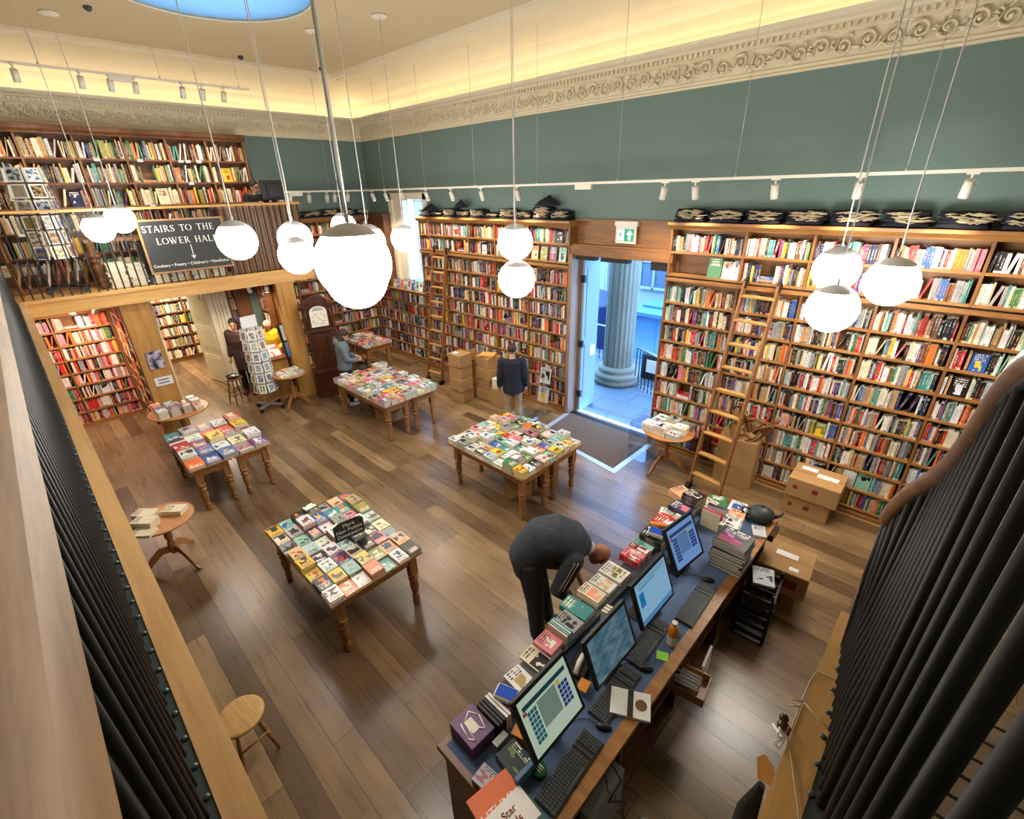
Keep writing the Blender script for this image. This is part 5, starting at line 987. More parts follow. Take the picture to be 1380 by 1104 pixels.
for k, (x, aim) in enumerate(((-11.6, -11.4), (-11.0, -10.8), (-10.3, -10.1), (-9.35, -9.1), (-8.48, -8.2), (-7.55, -7.3), (-6.58, -6.3), (-3.62, -4.3), (-3.17, -3.1), (-2.14, -2.1), (-1.25, -1.45), (-.32, -.6), (.7, .5))):
    spot(f'white spotlight on the long track, {ordn(k+1)} from the window corner', (x, 6.95, 4.455), (aim, 7.6 if x != -3.62 else 7.4, 1.9 if x > -5 else 2.1), 52 if x > -5 else 46, G1_, 1.6)
for k, y in enumerate((4.85, 5.05, 5.5, 5.95, 6.15, 6.5)): spot(f'white spotlight on the short track, {ordn(k+1)} from the gallery end', (-12.0, y, 4.455), (-12.7, y, 2.2), 26 if k in (1, 3, 5) else 0, 'track spotlights by the gallery wall', 1.4)
for k, y in enumerate((.99, 1.76, 2.14, 2.48, 3.18, 3.5, 3.86)): spot(f'white spotlight above the far gallery, {ordn(k+1)} from the near end', (-11.2, y, 6.255), (-12.5, y, 4.1), 55 if k % 2 == 0 else 0, 'track spotlights above the far gallery', 1.5)
spot('white spotlight above the far gallery, off the near end of the row', (-11.2, .1, 6.255), (-12.5, 0, 4.1), 55, None, 1.5)
# ------------------------------------------------------------------ globe pendants
GL = [('G1', -9.81, 1.14, 4.01, .2025, 'in front of the far gallery railing, nearer the near gallery'), ('G2', -10.50, 1.54, 4.105, .215, 'just beside the STAIRS sign on the gallery'), ('G3', -6.6, 2.03, 3.92, .225, 'hanging before the STAIRS sign with a full metal cap'),
 ('G4', -6.93, 2.87, 3.86, .225, 'upper of the pair before the gallery planks'), ('G5', -6.27, 2.58, 3.71, .225, 'lower of the pair before the gallery planks'), ('G6', -2.75, 1.46, 4.02, .225, 'largest, hanging closest to the near gallery'),
 ('G7', -3.31, 1.76, 3.84, .225, 'just under and behind the largest globe'), ('G8', -6.17, 3.55, 3.80, .225, 'half hidden behind the largest globe'), ('G9', -8.89, 4.64, 3.86, .225, 'only its top showing above the largest globe'),
 ('G10', -7.57, 5.06, 3.66, .225, 'in front of the window reveal'), ('G11', -4.43, 4.64, 3.79, .225, 'upper of the pair before the middle bookcase'), ('G12', -4.11, 4.32, 3.40, .225, 'lower of the pair before the middle bookcase'),
 ('G13', -1.11, 6.10, 3.56, .225, 'upper of the cluster before the ladder bookcase'), ('G14', -.93, 5.37, 3.30, .225, 'lowest of the cluster before the ladder bookcase'), ('G15', -.59, 5.85, 3.52, .225, 'outermost of the cluster before the ladder bookcase')]
first = None
for nm, x, y, z, r, lab in GL:
    o = thing('globe_pendant', 'glowing white globe lamp '+lab, 'pendant lamp', (x, y, z), R.random()*6, 'white globe pendant lamps')
    m = MB(); m.ball((0, 0, 0), r, 40, 28); m.build('globe', 'globe_glass', o)
    m = MB(); prof = [(math.sin(a)*(r+.004), math.cos(a)*(r+.004)) for a in [.78-.78*k/6 for k in range(7)]]; prof[-1] = (.004, r+.004); m.lathe(prof+[(.012, r+.006), (.012, r+.05), (.004, r+.055)], n=32, cap=False); m.build('cap', 'cap_metal', o)
    m = MB(); top = CZ-z; sw = R.uniform(-.012, .012); m.tube([(0, 0, r+.04), (sw, sw, top*.25), (-sw, sw*.5, top*.6), (0, 0, top-.02)], .0058, 6); m.build('cord', 'cord', o)
    m = MB(); m.tube([(.01, 0, r+.02), (.03, .02, r+.12), (.012, 0, r+.3), (.004, 0, top-.02)], .002, 5); m.build('wire', 'steel', o)
    if math.hypot(x-OX, y-OY) > OR+.1: m = MB(); m.lathe([(.11, 0), (.115, -.025), (.1, -.035), (.01, -.037)][::-1], (0, 0, top), 28); m.build('ceiling_rose', 'white_plastic', o)
# small ceiling fittings
for k, (x, y) in enumerate(((-9.9, 1.9), (-11.3, 4.35), (-11.2, 5.9))):
    m = MB(); m.lathe([(.05, 0), (.05, -.03), (.02, -.06)], (x, y, CZ-.0), 16); tag(m.build('smoke_detector', 'dark_grey'), ('small round detector on the ceiling near the skylight', 'small dark detector on the ceiling over the gallery track', 'dark camera dome in the ceiling corner')[k], 'detector')
# exit sign
o = thing('exit_sign', 'green and white running man exit sign over the doorway', 'sign', (-4.56, 7.56, 3.58)); m = MB(); m.box(-.22, -.05, .22, .22, .03, .3); m.box(-.2, -.035, -.06, .2, -.005, .22); m.build('sign_box', 'white_plastic', o, bevel=.006)
m = MB(); m.box(-.16, -.038, -.02, .16, -.035, .18); m.build('green_face', 'exit_green', o); m = MB()
m.poly([(.08, .16), (.14, .09), (.10, .09), (.10, -.0), (.06, -.0), (.06, .09), (.02, .09)], -.041, -.038, 'xz'); m.build('arrow', 'exit_white', o)
m = MB(); m.poly([(-.15, -.01), (-.03, -.01), (-.03, .17), (-.15, .17)], -.0395, -.038, 'xz'); m.build('door_symbol', 'exit_white', o)
m = MB(); m.lathe([(.013, 0), (.013, .002)], (0, 0, 0), 12) if 0 else None; m.tube([(-.09, -.041, .115), (-.10, -.041, .075)], .012, 6); m.tube([(-.10, -.041, .075), (-.075, -.041, .045), (-.085, -.041, .01)], .008, 6); m.tube([(-.10, -.041, .075), (-.12, -.041, .045), (-.14, -.041, .04)], .008, 6); m.tube([(-.09, -.041, .11), (-.065, -.041, .09), (-.05, -.041, .10)], .006, 6); m.tube([(-.09, -.041, .11), (-.115, -.041, .10), (-.12, -.041, .08)], .006, 6); m.ball((-.08, -.041, .145), .013, 8, 6); m.build('running_figure', 'green', o)
# ------------------------------------------------------------------ folded tote bags on the bookcases
def tote_stack(where, T, n, seed, w=.36):
    rr = random.Random(seed); z = 0
    for k in range(n):
        h = rr.uniform(.03, .042) if k else .055; m = MB(); N_ = 10; sx, sy = w*rr.uniform(.92, 1.05), .3*rr.uniform(.9, 1)
        T2 = T @ Matrix.Translation((rr.uniform(-.015, .015), rr.uniform(-.015, .015), z)) @ Matrix.Rotation(rr.uniform(-.08, .08), 4, 'Z')
        A = []; B = []
        for q in range(24):
            a = 2*PI*q/24; e = 1/max(abs(math.cos(a)), abs(math.sin(a)))**.82; A.append(m.P((math.cos(a)*e*sx/2, math.sin(a)*e*sy/2, .004+.008*rr.random()))); B.append(m.P((math.cos(a)*e*sx/2*.93, math.sin(a)*e*sy/2*.93, h+.016*math.sin(a*3+k)+.006*rr.random())))
        m.F(A[::-1]); m.bridge(A, B); c = m.P((0, 0, h+.02)); [m.F([B[q], B[(q+1) % 24], c], None, True) for q in range(24)]
        o = m.build('tote_bag', 'navy_cloth'); o.matrix_world = T2
        tag(o, 'navy tote bag '+('topmost' if k == n-1 else ordn(n-k)+' from top')+f' {where}', 'tote bag', 'folded navy tote bags on the bookcases')
        if k:
            mm = MB()
            for q in range(9):
                c0 = rr.uniform(-.40, .28)*sx; zz = rr.uniform(.1, .9)*h; L = rr.uniform(.09, .17)
                mm.tube([(c0-.02, -sy*.44, zz), (c0+L*.15, -sy/2-.012-.012*rr.random(), zz+rr.uniform(-.012, .018)), (c0+L*.6, -sy/2-.018-.01*rr.random(), zz+rr.uniform(-.016, .016)), (c0+L, -sy*.44, zz+rr.uniform(-.01, .01))], [.004, .0085, .008, .004], 5)
            mm.build('handle', 'rope_cream', o)
        z += h
for k in range(9): tote_stack(f'of {ordn(k+1)} stack from doorway, on tall bookcase past door', Matrix.Translation((-3.40+k*.52, 7.50, 3.905)), 4, k, .47)
for k in range(10): tote_stack(f'of {ordn(k+1)} stack from window, on middle bookcase', Matrix.Translation((-10.05+k*.46, 7.5, 3.872)), (3, 2, 4, 3, 4, 2, 4, 3, 5, 4)[k], 40+k, .42)
for k in range(6): tote_stack(f'of {ordn(k+1)} stack from clock, on gallery-wall bookcase', TL(-12.6) @ Matrix.Translation((4.75+k*.48, 0.08, 3.872)), (3, 4, 3, 4, 4, 3)[k], 80+k, .42)
for k, (x, y, z, rz) in enumerate(((-9.75, 7.34, 3.98, .2), (-8.75, 7.42, 4.06, -.3), (-6.25, 7.45, 4.12, .3))):
    m = MB(); m.T = Matrix.Translation((x, y, z)) @ Matrix.Rotation(rz, 4, 'Z'); rr = random.Random(k+5); P_ = [m.P((math.cos(2*PI*q/12)*.28, math.sin(2*PI*q/12)*.12, .03*rr.random())) for q in range(12)]; P2 = [m.P((math.cos(2*PI*q/12)*.17, math.sin(2*PI*q/12)*.07, .07+.03*rr.random())) for q in range(12)]; t_ = m.P((.05, 0, .19)); m.F(P_[::-1]); m.bridge(P_, P2); [m.F([P2[q], P2[(q+1) % 12], t_], None, True) for q in range(12)]
    tag(m.build('crumpled_bag', 'navy_cloth'), 'crumpled navy tote bag peaked on top of the middle bookcase '+('by the ladder', 'at its centre', 'near the doorway')[k], 'tote bag')
# ------------------------------------------------------------------ far gallery railing, sign, furniture
o = thing('gallery_railing', 'oak-topped railing of thin black bars along the far gallery', 'railing', (0, 0, 0))
m = MB(); m.box(-10.94, -.1, 4.235, -10.83, 4.78, 4.28); m.box(-12.9, 4.70, 4.235, -10.83, 4.78, 4.28); m.build('handrail', 'beam_y', o, bevel=.012)
n = 40
for k in range(n): y = 0.0+k*.12; m = MB(); m.box(-10.897, y-.011, 2.955, -10.878, y+.011, 4.235); m.build('baluster', 'black_metal', o)
for k in range(14): x = -12.8+k*.135; m = MB(); m.box(x-.008, 4.735, 2.955, x+.008, 4.75, 4.235); m.build('baluster', 'black_metal', o)
o = thing('hanging_sign', 'large black sign lettered STAIRS TO THE LOWER HALL with down arrow on gallery railing', 'sign', (-10.815, 2.46, 3.61), Q)
W2, H2 = .66, .43
m = MB(); m.box(-W2, -.012, -H2, W2, .012, H2); m.build('board', 'slate', o)
m = MB(); m.box(-W2-.03, -.02, -H2-.03, W2+.03, .015, -H2); m.box(-W2-.03, -.02, H2, W2+.03, .015, H2+.03); m.box(-W2-.03, -.02, -H2, -W2, .015, H2); m.box(W2, -.02, -H2, W2+.03, .015, H2); m.build('sign_frame', 'pine_x', o)
# roman capitals drawn as thick and thin strokes with serifs
def arc(cx, cy, rx, ry, a0, a1, w0, w1, n=14): return ('a', cx, cy, rx, ry, a0, a1, w0, w1, n)
TK, TN = .15, .06
GLY = {'T': (.8, [(.4, 0, .4, 1, TK), (.04, .96, .76, .96, .08), (.04, .86, .04, 1, .05), (.76, .86, .76, 1, .05), (.26, .02, .54, .02, .05)]),
 'A': (.86, [(.08, 0, .42, 1, TN), (.42, 1, .78, 0, TK), (.2, .34, .62, .34, .06), (0, .02, .2, .02, .05), (.64, .02, .9, .02, .05)]),
 'I': (.4, [(.2, 0, .2, 1, TK), (.06, .02, .34, .02, .05), (.06, .98, .34, .98, .05)]),
 'H': (.95, [(.2, 0, .2, 1, TK), (.76, 0, .76, 1, TK), (.2, .52, .76, .52, .06), (.06, .02, .34, .02, .05), (.06, .98, .34, .98, .05), (.62, .02, .9, .02, .05), (.62, .98, .9, .98, .05)]),
 'L': (.72, [(.2, 0, .2, 1, TK), (.1, .03, .64, .03, .07), (.64, 0, .66, .2, .05), (.06, .98, .34, .98, .05)]),
 'E': (.74, [(.2, 0, .2, 1, TK), (.1, .03, .64, .03, .07), (.1, .97, .6, .97, .07), (.2, .52, .5, .52, .06), (.66, 0, .66, .18, .05), (.6, .84, .6, 1, .05), (.5, .42, .5, .62, .05)]),
 'W': (1.2, [(.06, 1, .34, 0, TK), (.34, 0, .58, 1, TN), (.48, 1, .78, 0, TK), (.78, 0, 1.04, 1, TN), (-.04, .98, .22, .98, .05), (.92, .98, 1.14, .98, .05)]),
 'O': (.98, [arc(.48, .5, .40, .46, 0, 2*PI, .05, .15, 28)]),
 'R': (.86, [(.2, 0, .2, 1, TK), arc(.34, .74, .26, .23, -PI/2, PI/2, .06, .13), (.2, .97, .36, .97, .06), (.2, .51, .36, .51, .06), (.42, .5, .78, 0, TK), (.06, .02, .34, .02, .05), (.06, .98, .34, .98, .05), (.68, .02, .88, .02, .05)]),
 'S': (.66, [arc(.33, .74, .21, .22, PI*.12, PI*1.1, .06, .12), arc(.33, .27, .23, .24, -PI*.9, PI*.12, .06, .12), (.16, .66, .50, .38, TK), (.52, .74, .52, .95, .05), (.1, .06, .1, .28, .05)])}
def serif_text(s, size, T, parent, sp=.1):
    m = MB(); m.T = T; W_ = sum((GLY[c][0]+sp) if c != ' ' else .62 for c in s); x = -W_/2*size; Y = lambda a, b: (x+a*size, (b-.5)*size, 0)
    def bar(x0, y0, x1, y1, w):
        d = Vector((x1-x0, y1-y0)); n_ = Vector((-d.y, d.x)).normalized()*w/2
        if abs(d.y) > abs(d.x): n_ = Vector((w/2, 0)) if d.y < 0 else Vector((-w/2, 0))
        m.quad(Y(x0-n_.x, y0-n_.y), Y(x1-n_.x, y1-n_.y), Y(x1+n_.x, y1+n_.y), Y(x0+n_.x, y0+n_.y))
    for c in s:
        if c == ' ': x += .62*size; continue
        wd, st = GLY[c]
        for k in st:
            if k[0] == 'a':
                _, cx, cy, rx, ry, a0, a1, w0, w1, n = k; pts = []
                for i in range(n+1):
                    a = a0+(a1-a0)*i/n; w = w0+(w1-w0)*abs(math.cos(a)); pts.append((cx+math.cos(a)*(rx-w/2), cy+math.sin(a)*(ry-w/2*.6), cx+math.cos(a)*(rx+w/2), cy+math.sin(a)*(ry+w/2*.6)))
                for p, q in zip(pts, pts[1:]): m.quad(Y(p[0], p[1]), Y(p[2], p[3]), Y(q[2], q[3]), Y(q[0], q[1]))
            else: bar(*k)
        x += (wd+sp)*size
    return m.build('lettering', 'sign_white', parent)
FM = lambda x, z: frame_m((x, -.0135, z), (1, 0, 0), (0, 0, 1))
serif_text('STAIRS TO THE', .110, FM(-.06, .30), o, .07); serif_text('LOWER HALL', .110, FM(.03, .09), o, .09)
text('Cookery \u2022 Poetry \u2022 Children\u2019s \u2022 Nonfiction', .072, 'sign_white', o, FM(.0, -.33))
m = MB(); m.poly([(.04, .0), (.052, .0), (.052, -.20), (.085, -.185), (.046, -.255), (.007, -.185), (.04, -.20)], -.0145, -.0135, 'xz'); m.build('arrow', 'sign_white', o)
# plank-fronted gallery desk
o = thing('gallery_desk', 'plank-fronted desk standing behind the gallery railing', 'desk', (0, 0, 0))
m = MB()
for k in range(12): m.box(-11.08, 3.20+k*.13, 2.96, -11.055+.006*(k % 2), 3.20+k*.13+.118, 4.2)
m.build('plank_front', 'oak_z', o); m = MB(); m.box(-11.6, 3.18, 4.2, -11.0, 4.74, 4.24); m.build('desktop', 'pine_x', o); m = MB(); m.box(-11.55, 3.2, 2.96, -11.5, 4.7, 4.2); m.build('side_panel', 'brown_z', o)
m = MB(); m.box(-11.06, 3.35, 3.25, -11.045, 4.0, 3.4) if 0 else None
o = thing('desk_monitor', 'black monitor seen from behind on the gallery desk', 'monitor', (-11.3, 4.40, 4.24), 0); m = MB(); m.box(-.02, -.23, .08, .03, .23, .46); m.box(.03, -.12, .14, .06, .12, .4); m.build('casing', 'black_plastic', o, bevel=.008); m = MB(); m.box(-.03, -.04, 0, .05, .04, .12); m.box(-.1, -.12, 0, .1, .12, .012); m.build('stand', 'black_plastic', o)
for k in range(3): cbook(f'white catalogue lying on the gallery desk beside the seated person, {ordn(3-k)} from top', -11.3, 3.92+.02*k, 4.24+k*.018, .22, .3, .017, .2*k, 'white', 1, 'silver', name='catalogue')
# gallery floor stock
for k, (y, z, n_, nm, w) in enumerate(((1.32, 2.95, 11, 'white', .2), (1.62, 2.95, 10, 'silver', .2), (1.95, 2.95, 9, 'cream', .22), (2.25, 2.95, 8, 'olive', .22), (2.6, 2.95, 5, 'silver', .24), (2.95, 2.95, 4, 'grey', .24))):
    for q in range(n_): cbook(f'{nm} hardback stacked on the gallery floor, {ordn(k+1)} stack along, {ordn(n_-q)} from top', -11.25, y, z+q*.04, w, .26, .038, R.gauss(0, .1), nm, 1, 'grey', name='hardback', grp='hardbacks stacked on the gallery floor')
o = thing('gallery_case', 'black open case standing between book stacks on the gallery', 'case', (-11.22, 1.78, 2.95)); m = MB(); m.box(-.15, -.02, 0, .15, .02, .75); m.box(-.17, -.16, .72, .17, .16, .75); m.build('case_body', 'black_plastic', o)
o = thing('gallery_table', 'wooden gallery table with fat turned leg beside the postcard spinner', 'table', (-11.55, 1.35, 2.95)); m = MB(); m.box(-.3, -.32, .78, .3, .8, .83); m.build('tabletop', 'brown_z', o)
for a in (-.24, .24):
    for b in (-.25, .74): m = MB(); m.lathe([(p[0]*1.7, p[1]*1.25) for p in LEGP]+[(.06, .62), (.06, .78)], (a, b, 0), 16); m.build('leg', 'brown_z', o)
for k in range(9):
    nm = ['tan', 'brown', 'black', 'white', 'crimson', 'tan', 'cream', 'brown', 'orange'][k]
    T = Matrix.Translation((-11.9, .0+k*.13, 3.02)) @ Matrix.Rotation(Q, 4, 'Z') @ Matrix.Rotation(.28, 4, 'Y'); m = MB(); stand_book(m, .03, .42, .3, pc(nm), contrast(nm)[:3]+(R.random(),)); ob = m.build('portfolio', BM); ob.matrix_world = T
    tag(ob, f'{nm} portfolio leaning low behind the gallery spinner, {ordn(k+1)} along', 'portfolio')
m = MB(); m.box(-12.3, -.3, 2.95, -11.75, 1.25, 3.02); m.box(-12.3, -.3, 2.95, -12.25, 1.25, 3.2); tag(m.build('low_trough', 'brown_z'), 'low wooden trough of portfolios on the gallery floor', 'trough')
o = thing('wooden_chair', 'brown wooden chair on the gallery at the near end', 'chair', (-11.55, -.25, 2.95), .6)
m = MB(); m.box(-.2, -.2, .42, .2, .2, .46); m.build('seat', 'pine_x', o, bevel=.01); m = MB(); m.box(-.2, .17, .55, .2, .2, .9); m.build('backrest', 'pine_x', o)
for a, b, h in ((-.18, -.18, .42), (.18, -.18, .42), (-.18, .18, .92), (.18, .18, .92)): m = MB(); m.tube([(a*1.15, b*1.15, 0), (a, b, .42), (a, b, h)], .017, 8); m.build('leg', 'pine_z', o)
# ------------------------------------------------------------------ near gallery railings
o = thing('near_railing', 'pale wooden handrail over thin black bars along the near gallery', 'railing', (0, 0, 0))
prof = [(-.035+.0, 4.205), (-.030, 4.225), (-.038, 4.243), (-.055, 4.252), (-.085, 4.256), (-.115, 4.252), (-.135, 4.24), (-.142, 4.22), (-.135, 4.20), (-.11, 4.19), (-.06, 4.19)]
m = MB(); A = [m.P((.6, y, z)) for y, z in prof]; B = [m.P((-10.85, y, z)) for y, z in prof]; m.bridge(A, B); m.F(A); m.F(B[::-1]); m.build('handrail', 'rail_x', o)
m = MB(); m.box(-10.85, -.10, 4.17, .5, -.065, 4.19); m.build('rail_core', 'black_metal', o)
m = MB(); m.box(-10.85, -.115, 2.935, -.02, -.07, 2.945)
for k in range(100): x = -.13-k*.1075; m.lathe([(.011, 0), (.009, .006), (.003, .009)], (x, -.083, 2.945), 8)
m.build('base_plate', 'steel_plate', o)
for k in range(100): x = -.08-k*.1075; m = MB(); m.cyl((x, -.098, 2.94), (x, -.098, 4.18), .0085, n=6 if k > 12 else 12); m.build('baluster', 'black_metal', o)
o = thing('curved_railing', 'dark railing with handrail sweeping down at the side gallery corner', 'railing', (0, 0, 0))
path = [(.11, -.3, 4.2), (.11, .5, 4.2), (.104, .88, 4.19), (.098, 1.02, 4.14), (.093, 1.12, 4.06), (.088, 1.2, 3.95), (.081, 1.30, 3.84), (.072, 1.37, 3.77), (.056, 1.42, 3.71), (.04, 1.46, 3.66), (.022, 1.51, 3.58), (.01, 1.54, 3.5)]
def smoothp(P_, n=4):
    out = []
    for i in range(len(P_)-1):
        p0, p1, p2, p3 = [Vector(P_[max(0, min(len(P_)-1, j))]) for j in (i-1, i, i+1, i+2)]
        for k in range(n): t = k/n; out.append(.5*((2*p1)+(p2-p0)*t+(2*p0-5*p1+4*p2-p3)*t*t+(3*p1-p0-3*p2+p3)*t**3))
    out.append(Vector(P_[-1])); return out
SP = smoothp(path, 5)
m = MB(); m.tube(SP, [.026]*(len(SP)-1)+[.018], 14); m.build('handrail', 'rail_y', o)
m = MB(); m.tube([p-Vector((0, 0, .03)) for p in SP], .012, 6); m.build('rail_core', 'black_metal', o)
m = MB(); m.box(.06, .0, 2.935, .10, .95, 2.947); m.poly([(.06, .95), (.10, .95), (.045, 1.6), (.02, 1.6)], 2.935, 2.947)
for k in range(16): m.lathe([(.011, 0), (.009, .006), (.003, .009)], (.073-.055*max(0, (.12+k*.09-.9)/.68), .12+k*.09, 2.947), 8)
m.build('base_plate', 'steel_plate', o)
def rail_z(y):
    for a, b in zip(SP, SP[1:]):
        if a.y <= y <= b.y: t = (y-a.y)/max(1e-6, b.y-a.y); return a.lerp(b, t)
    return SP[-1]
y = .254
while y < 1.58:
    p = rail_z(min(y, 1.53)); xb = .1-.075*max(0, (y-.9)/.68); m = MB()
    m.tube([(xb, y, 2.94), (xb, y, 3.2), (xb*.7+p.x*.3, min(y, 1.53)*.5+y*.5, min(p.z-.25, 3.3)), (p.x, min(y, 1.53), p.z-.02)], .0112, 10); m.build('baluster', 'black_metal', o); y += .108 if y < 1.0 else .045
m = MB()
for k in range(5): m.tube([(.07-.012*k, 1.5+.02*k, 2.94), (.05-.01*k, 1.5+.015*k, 3.3), (.04-.008*k, 1.48+.014*k, 3.6-.025*k)], .010, 8)
m.build('scroll_bars', 'black_metal', o)
# string and gift tag on the side beam
o = thing('string', 'cream string tied round the side gallery beam with knots', 'string', (0, 0, 0)); m = MB(); m.tube([(.09, .84, 2.96), (.05, .95, 2.957), (.0, 1.07, 2.956), (-.024, 1.12, 2.955), (-.026, 1.22, 2.953), (-.026, 1.36, 2.95), (-.02, 1.41, 2.956), (.06, 1.42, 2.956), (.085, 1.43, 2.97)], .0022, 6)
m.tube([(-.022, 1.27, 2.955), (.03, 1.24, 2.957), (.062, 1.22, 2.957)], .002, 6); m.tube([(-.022, 1.27, 2.955), (-.05, 1.26, 2.95), (-.04, 1.24, 2.95), (-.024, 1.25, 2.956), (-.055, 1.235, 2.945)], .0024, 6); m.build('cord', 'rope_cream', o)
m = MB(); m.tube([(-.03, 1.12, 2.956), (-.05, 1.13, 2.965), (-.045, 1.10, 2.965), (-.03, 1.12, 2.956), (-.05, 1.08, 2.96), (-.035, 1.075, 2.96), (-.03, 1.11, 2.956), (-.07, 1.14, 2.95)], .0035, 6); m.build('knot', 'white_paper', o)
m = MB(); m.tube([(-.028, 1.13, 2.956), (-.03, 1.15, 2.963), (-.025, 1.16, 2.95)], .004, 6); m.build('ribbon', 'red_print', o)
m = MB(); m.T = Matrix.Translation((-.045, 1.04, 2.89)) @ Matrix.Rotation(.3, 4, 'Y') @ Matrix.Rotation(.4, 4, 'Z'); m.poly([(-.024, -.035), (.024, -.035), (.024, .02), (0, .04), (-.024, .02)], 0, .002); tag(m.build('gift_tag', 'card_edge'), 'brown card tag dangling from the string on the side beam', 'tag')
m = MB(); m.tube([(-.04, 1.0, 2.88), (-.05, .97, 2.78), (-.045, .93, 2.66), (-.04, .9, 2.55)], [.01, .028, .03, .015], 8); tag(m.build('hanging_cloth', 'black_cloth'), 'dark cloth bundle hanging under the card tag', 'cloth')
m = MB(); m.ball((-.045, 1.17, 2.93), .018, 8, 6); m.ball((-.05, 1.185, 2.945), .014, 8, 6); tag(m.build('pine_cone', 'mahog_z'), 'small brown cone tied behind the ribbon knot', 'ornament')
# ------------------------------------------------------------------ people
def loft(m, rings, n=28):
    prev = None
    for c, ax, side, ra, rb in rings:
        ax = Vector(ax).normalized(); s = Vector(side); s = (s-ax*s.dot(ax)).normalized(); f = ax.cross(s)
        A = [m.P(Vector(c)+s*math.cos(2*PI*k/n)*ra+f*math.sin(2*PI*k/n)*rb) for k in range(n)]
        if prev: m.bridge(prev, A)
        else: m.F(A[::-1])
        prev = A
    m.F(prev)
def fleshy(m, name, mat, parent, vox=.009, it=4):
    o = m.build(name, mat, parent); r = o.modifiers.new('surface', 'REMESH'); r.mode = 'VOXEL'; r.voxel_size = vox; r.use_smooth_shade = True
    s = o.modifiers.new('soften', 'SMOOTH'); s.factor = .5; s.iterations = it; return o
def hand(m, w, d, nrm, side, s=1.0, curl=.5):
    w, d, nrm = Vector(w), Vector(d).normalized(), Vector(nrm).normalized(); lat = d.cross(nrm).normalized()*side
    m.tube([w-d*.02, w+d*.03, w+d*.075*s], [.024*s, .031*s, .03*s], 10)
    for k, (o_, L) in enumerate(((-.030, .062), (-.011, .074), (.009, .078), (.028, .068))):
        b = w+d*.075*s+lat*o_*s; p1 = b+(d*math.cos(curl*.5)+nrm*math.sin(curl*.5))*L*.45*s; p2 = p1+(d*math.cos(curl*1.3)+nrm*math.sin(curl*1.3))*L*.3*s; p3 = p2+(d*math.cos(curl*2)+nrm*math.sin(curl*2))*L*.25*s
        m.tube([b-d*.02, b, p1, p2, p3], [.0085*s, .0095*s, .0085*s, .008*s, .0065*s], 8)
    b = w+d*.025*s-lat*.03*s; m.tube([b, b+(d*.5-lat*.7+nrm*.3)*.035*s, b+(d*.85-lat*.5+nrm*.5)*.06*s], [.012*s, .011*s, .008*s], 8)
def head(m, c, f, u, s=1.0):
    c, f, u = Vector(c), Vector(f).normalized(), Vector(u).normalized(); u = (u-f*u.dot(f)).normalized(); l = u.cross(f); old = m.T
    B = Matrix((f, l, u)).transposed().to_4x4(); B.translation = c; m.T = B if old is None else old @ B
    m.ball((-.008*s, 0, .025*s), .1*s, 22, 16, (1.0, .79, .98)); m.ball((.022*s, 0, -.045*s), .07*s, 18, 12, (.95, .82, .95)); m.ball((.055*s, 0, -.085*s), .026*s, 10, 8)
    m.tube([(.088*s, 0, .02*s), (.112*s, 0, -.012*s), (.095*s, 0, -.02*s)], [.008*s, .014*s, .012*s], 8)
    for q in (-1, 1): m.ball((-.005*s, q*.079*s, -.008*s), .026*s, 10, 8, (.6, .35, 1.05)); m.ball((.078*s, q*.034*s, .034*s), .014*s, 8, 6, (.6, 1.3, .5))
    m.T = old; return B
def face_parts(parent, B, s=1.0, glasses=False):
    m = MB(); m.T = B
    for q in (-1, 1): m.ball((.084*s, q*.033*s, .012*s), .0095*s, 10, 8, (.6, 1.2, .7))
    m.build('eyes', 'hair_dark', parent); m = MB(); m.T = B; m.tube([(.082*s, -.026*s, -.058*s), (.092*s, 0, -.056*s), (.082*s, .026*s, -.058*s)], .0055*s, 6); m.build('mouth', 'skin_pink', parent)
    m = MB(); m.T = B
    for q in (-1, 1): m.tube([(.082*s, q*.018*s, .036*s), (.086*s, q*.035*s, .042*s), (.074*s, q*.055*s, .036*s)], .004*s, 5)
    m.build('eyebrows', 'hair_dark', parent)
    if glasses:
        m = MB(); m.T = B
        for q in (-1, 1): m.tube([(.1*s, q*.034*s+math.cos(a)*.024*s, .012*s+math.sin(a)*.018*s) for a in [2*PI*k/12 for k in range(13)]], .003, 5); m.tube([(.098*s, q*.058*s, .014*s), (0, q*.084*s, .014*s)], .0025, 5)
        m.build('glasses', 'black_plastic', parent)
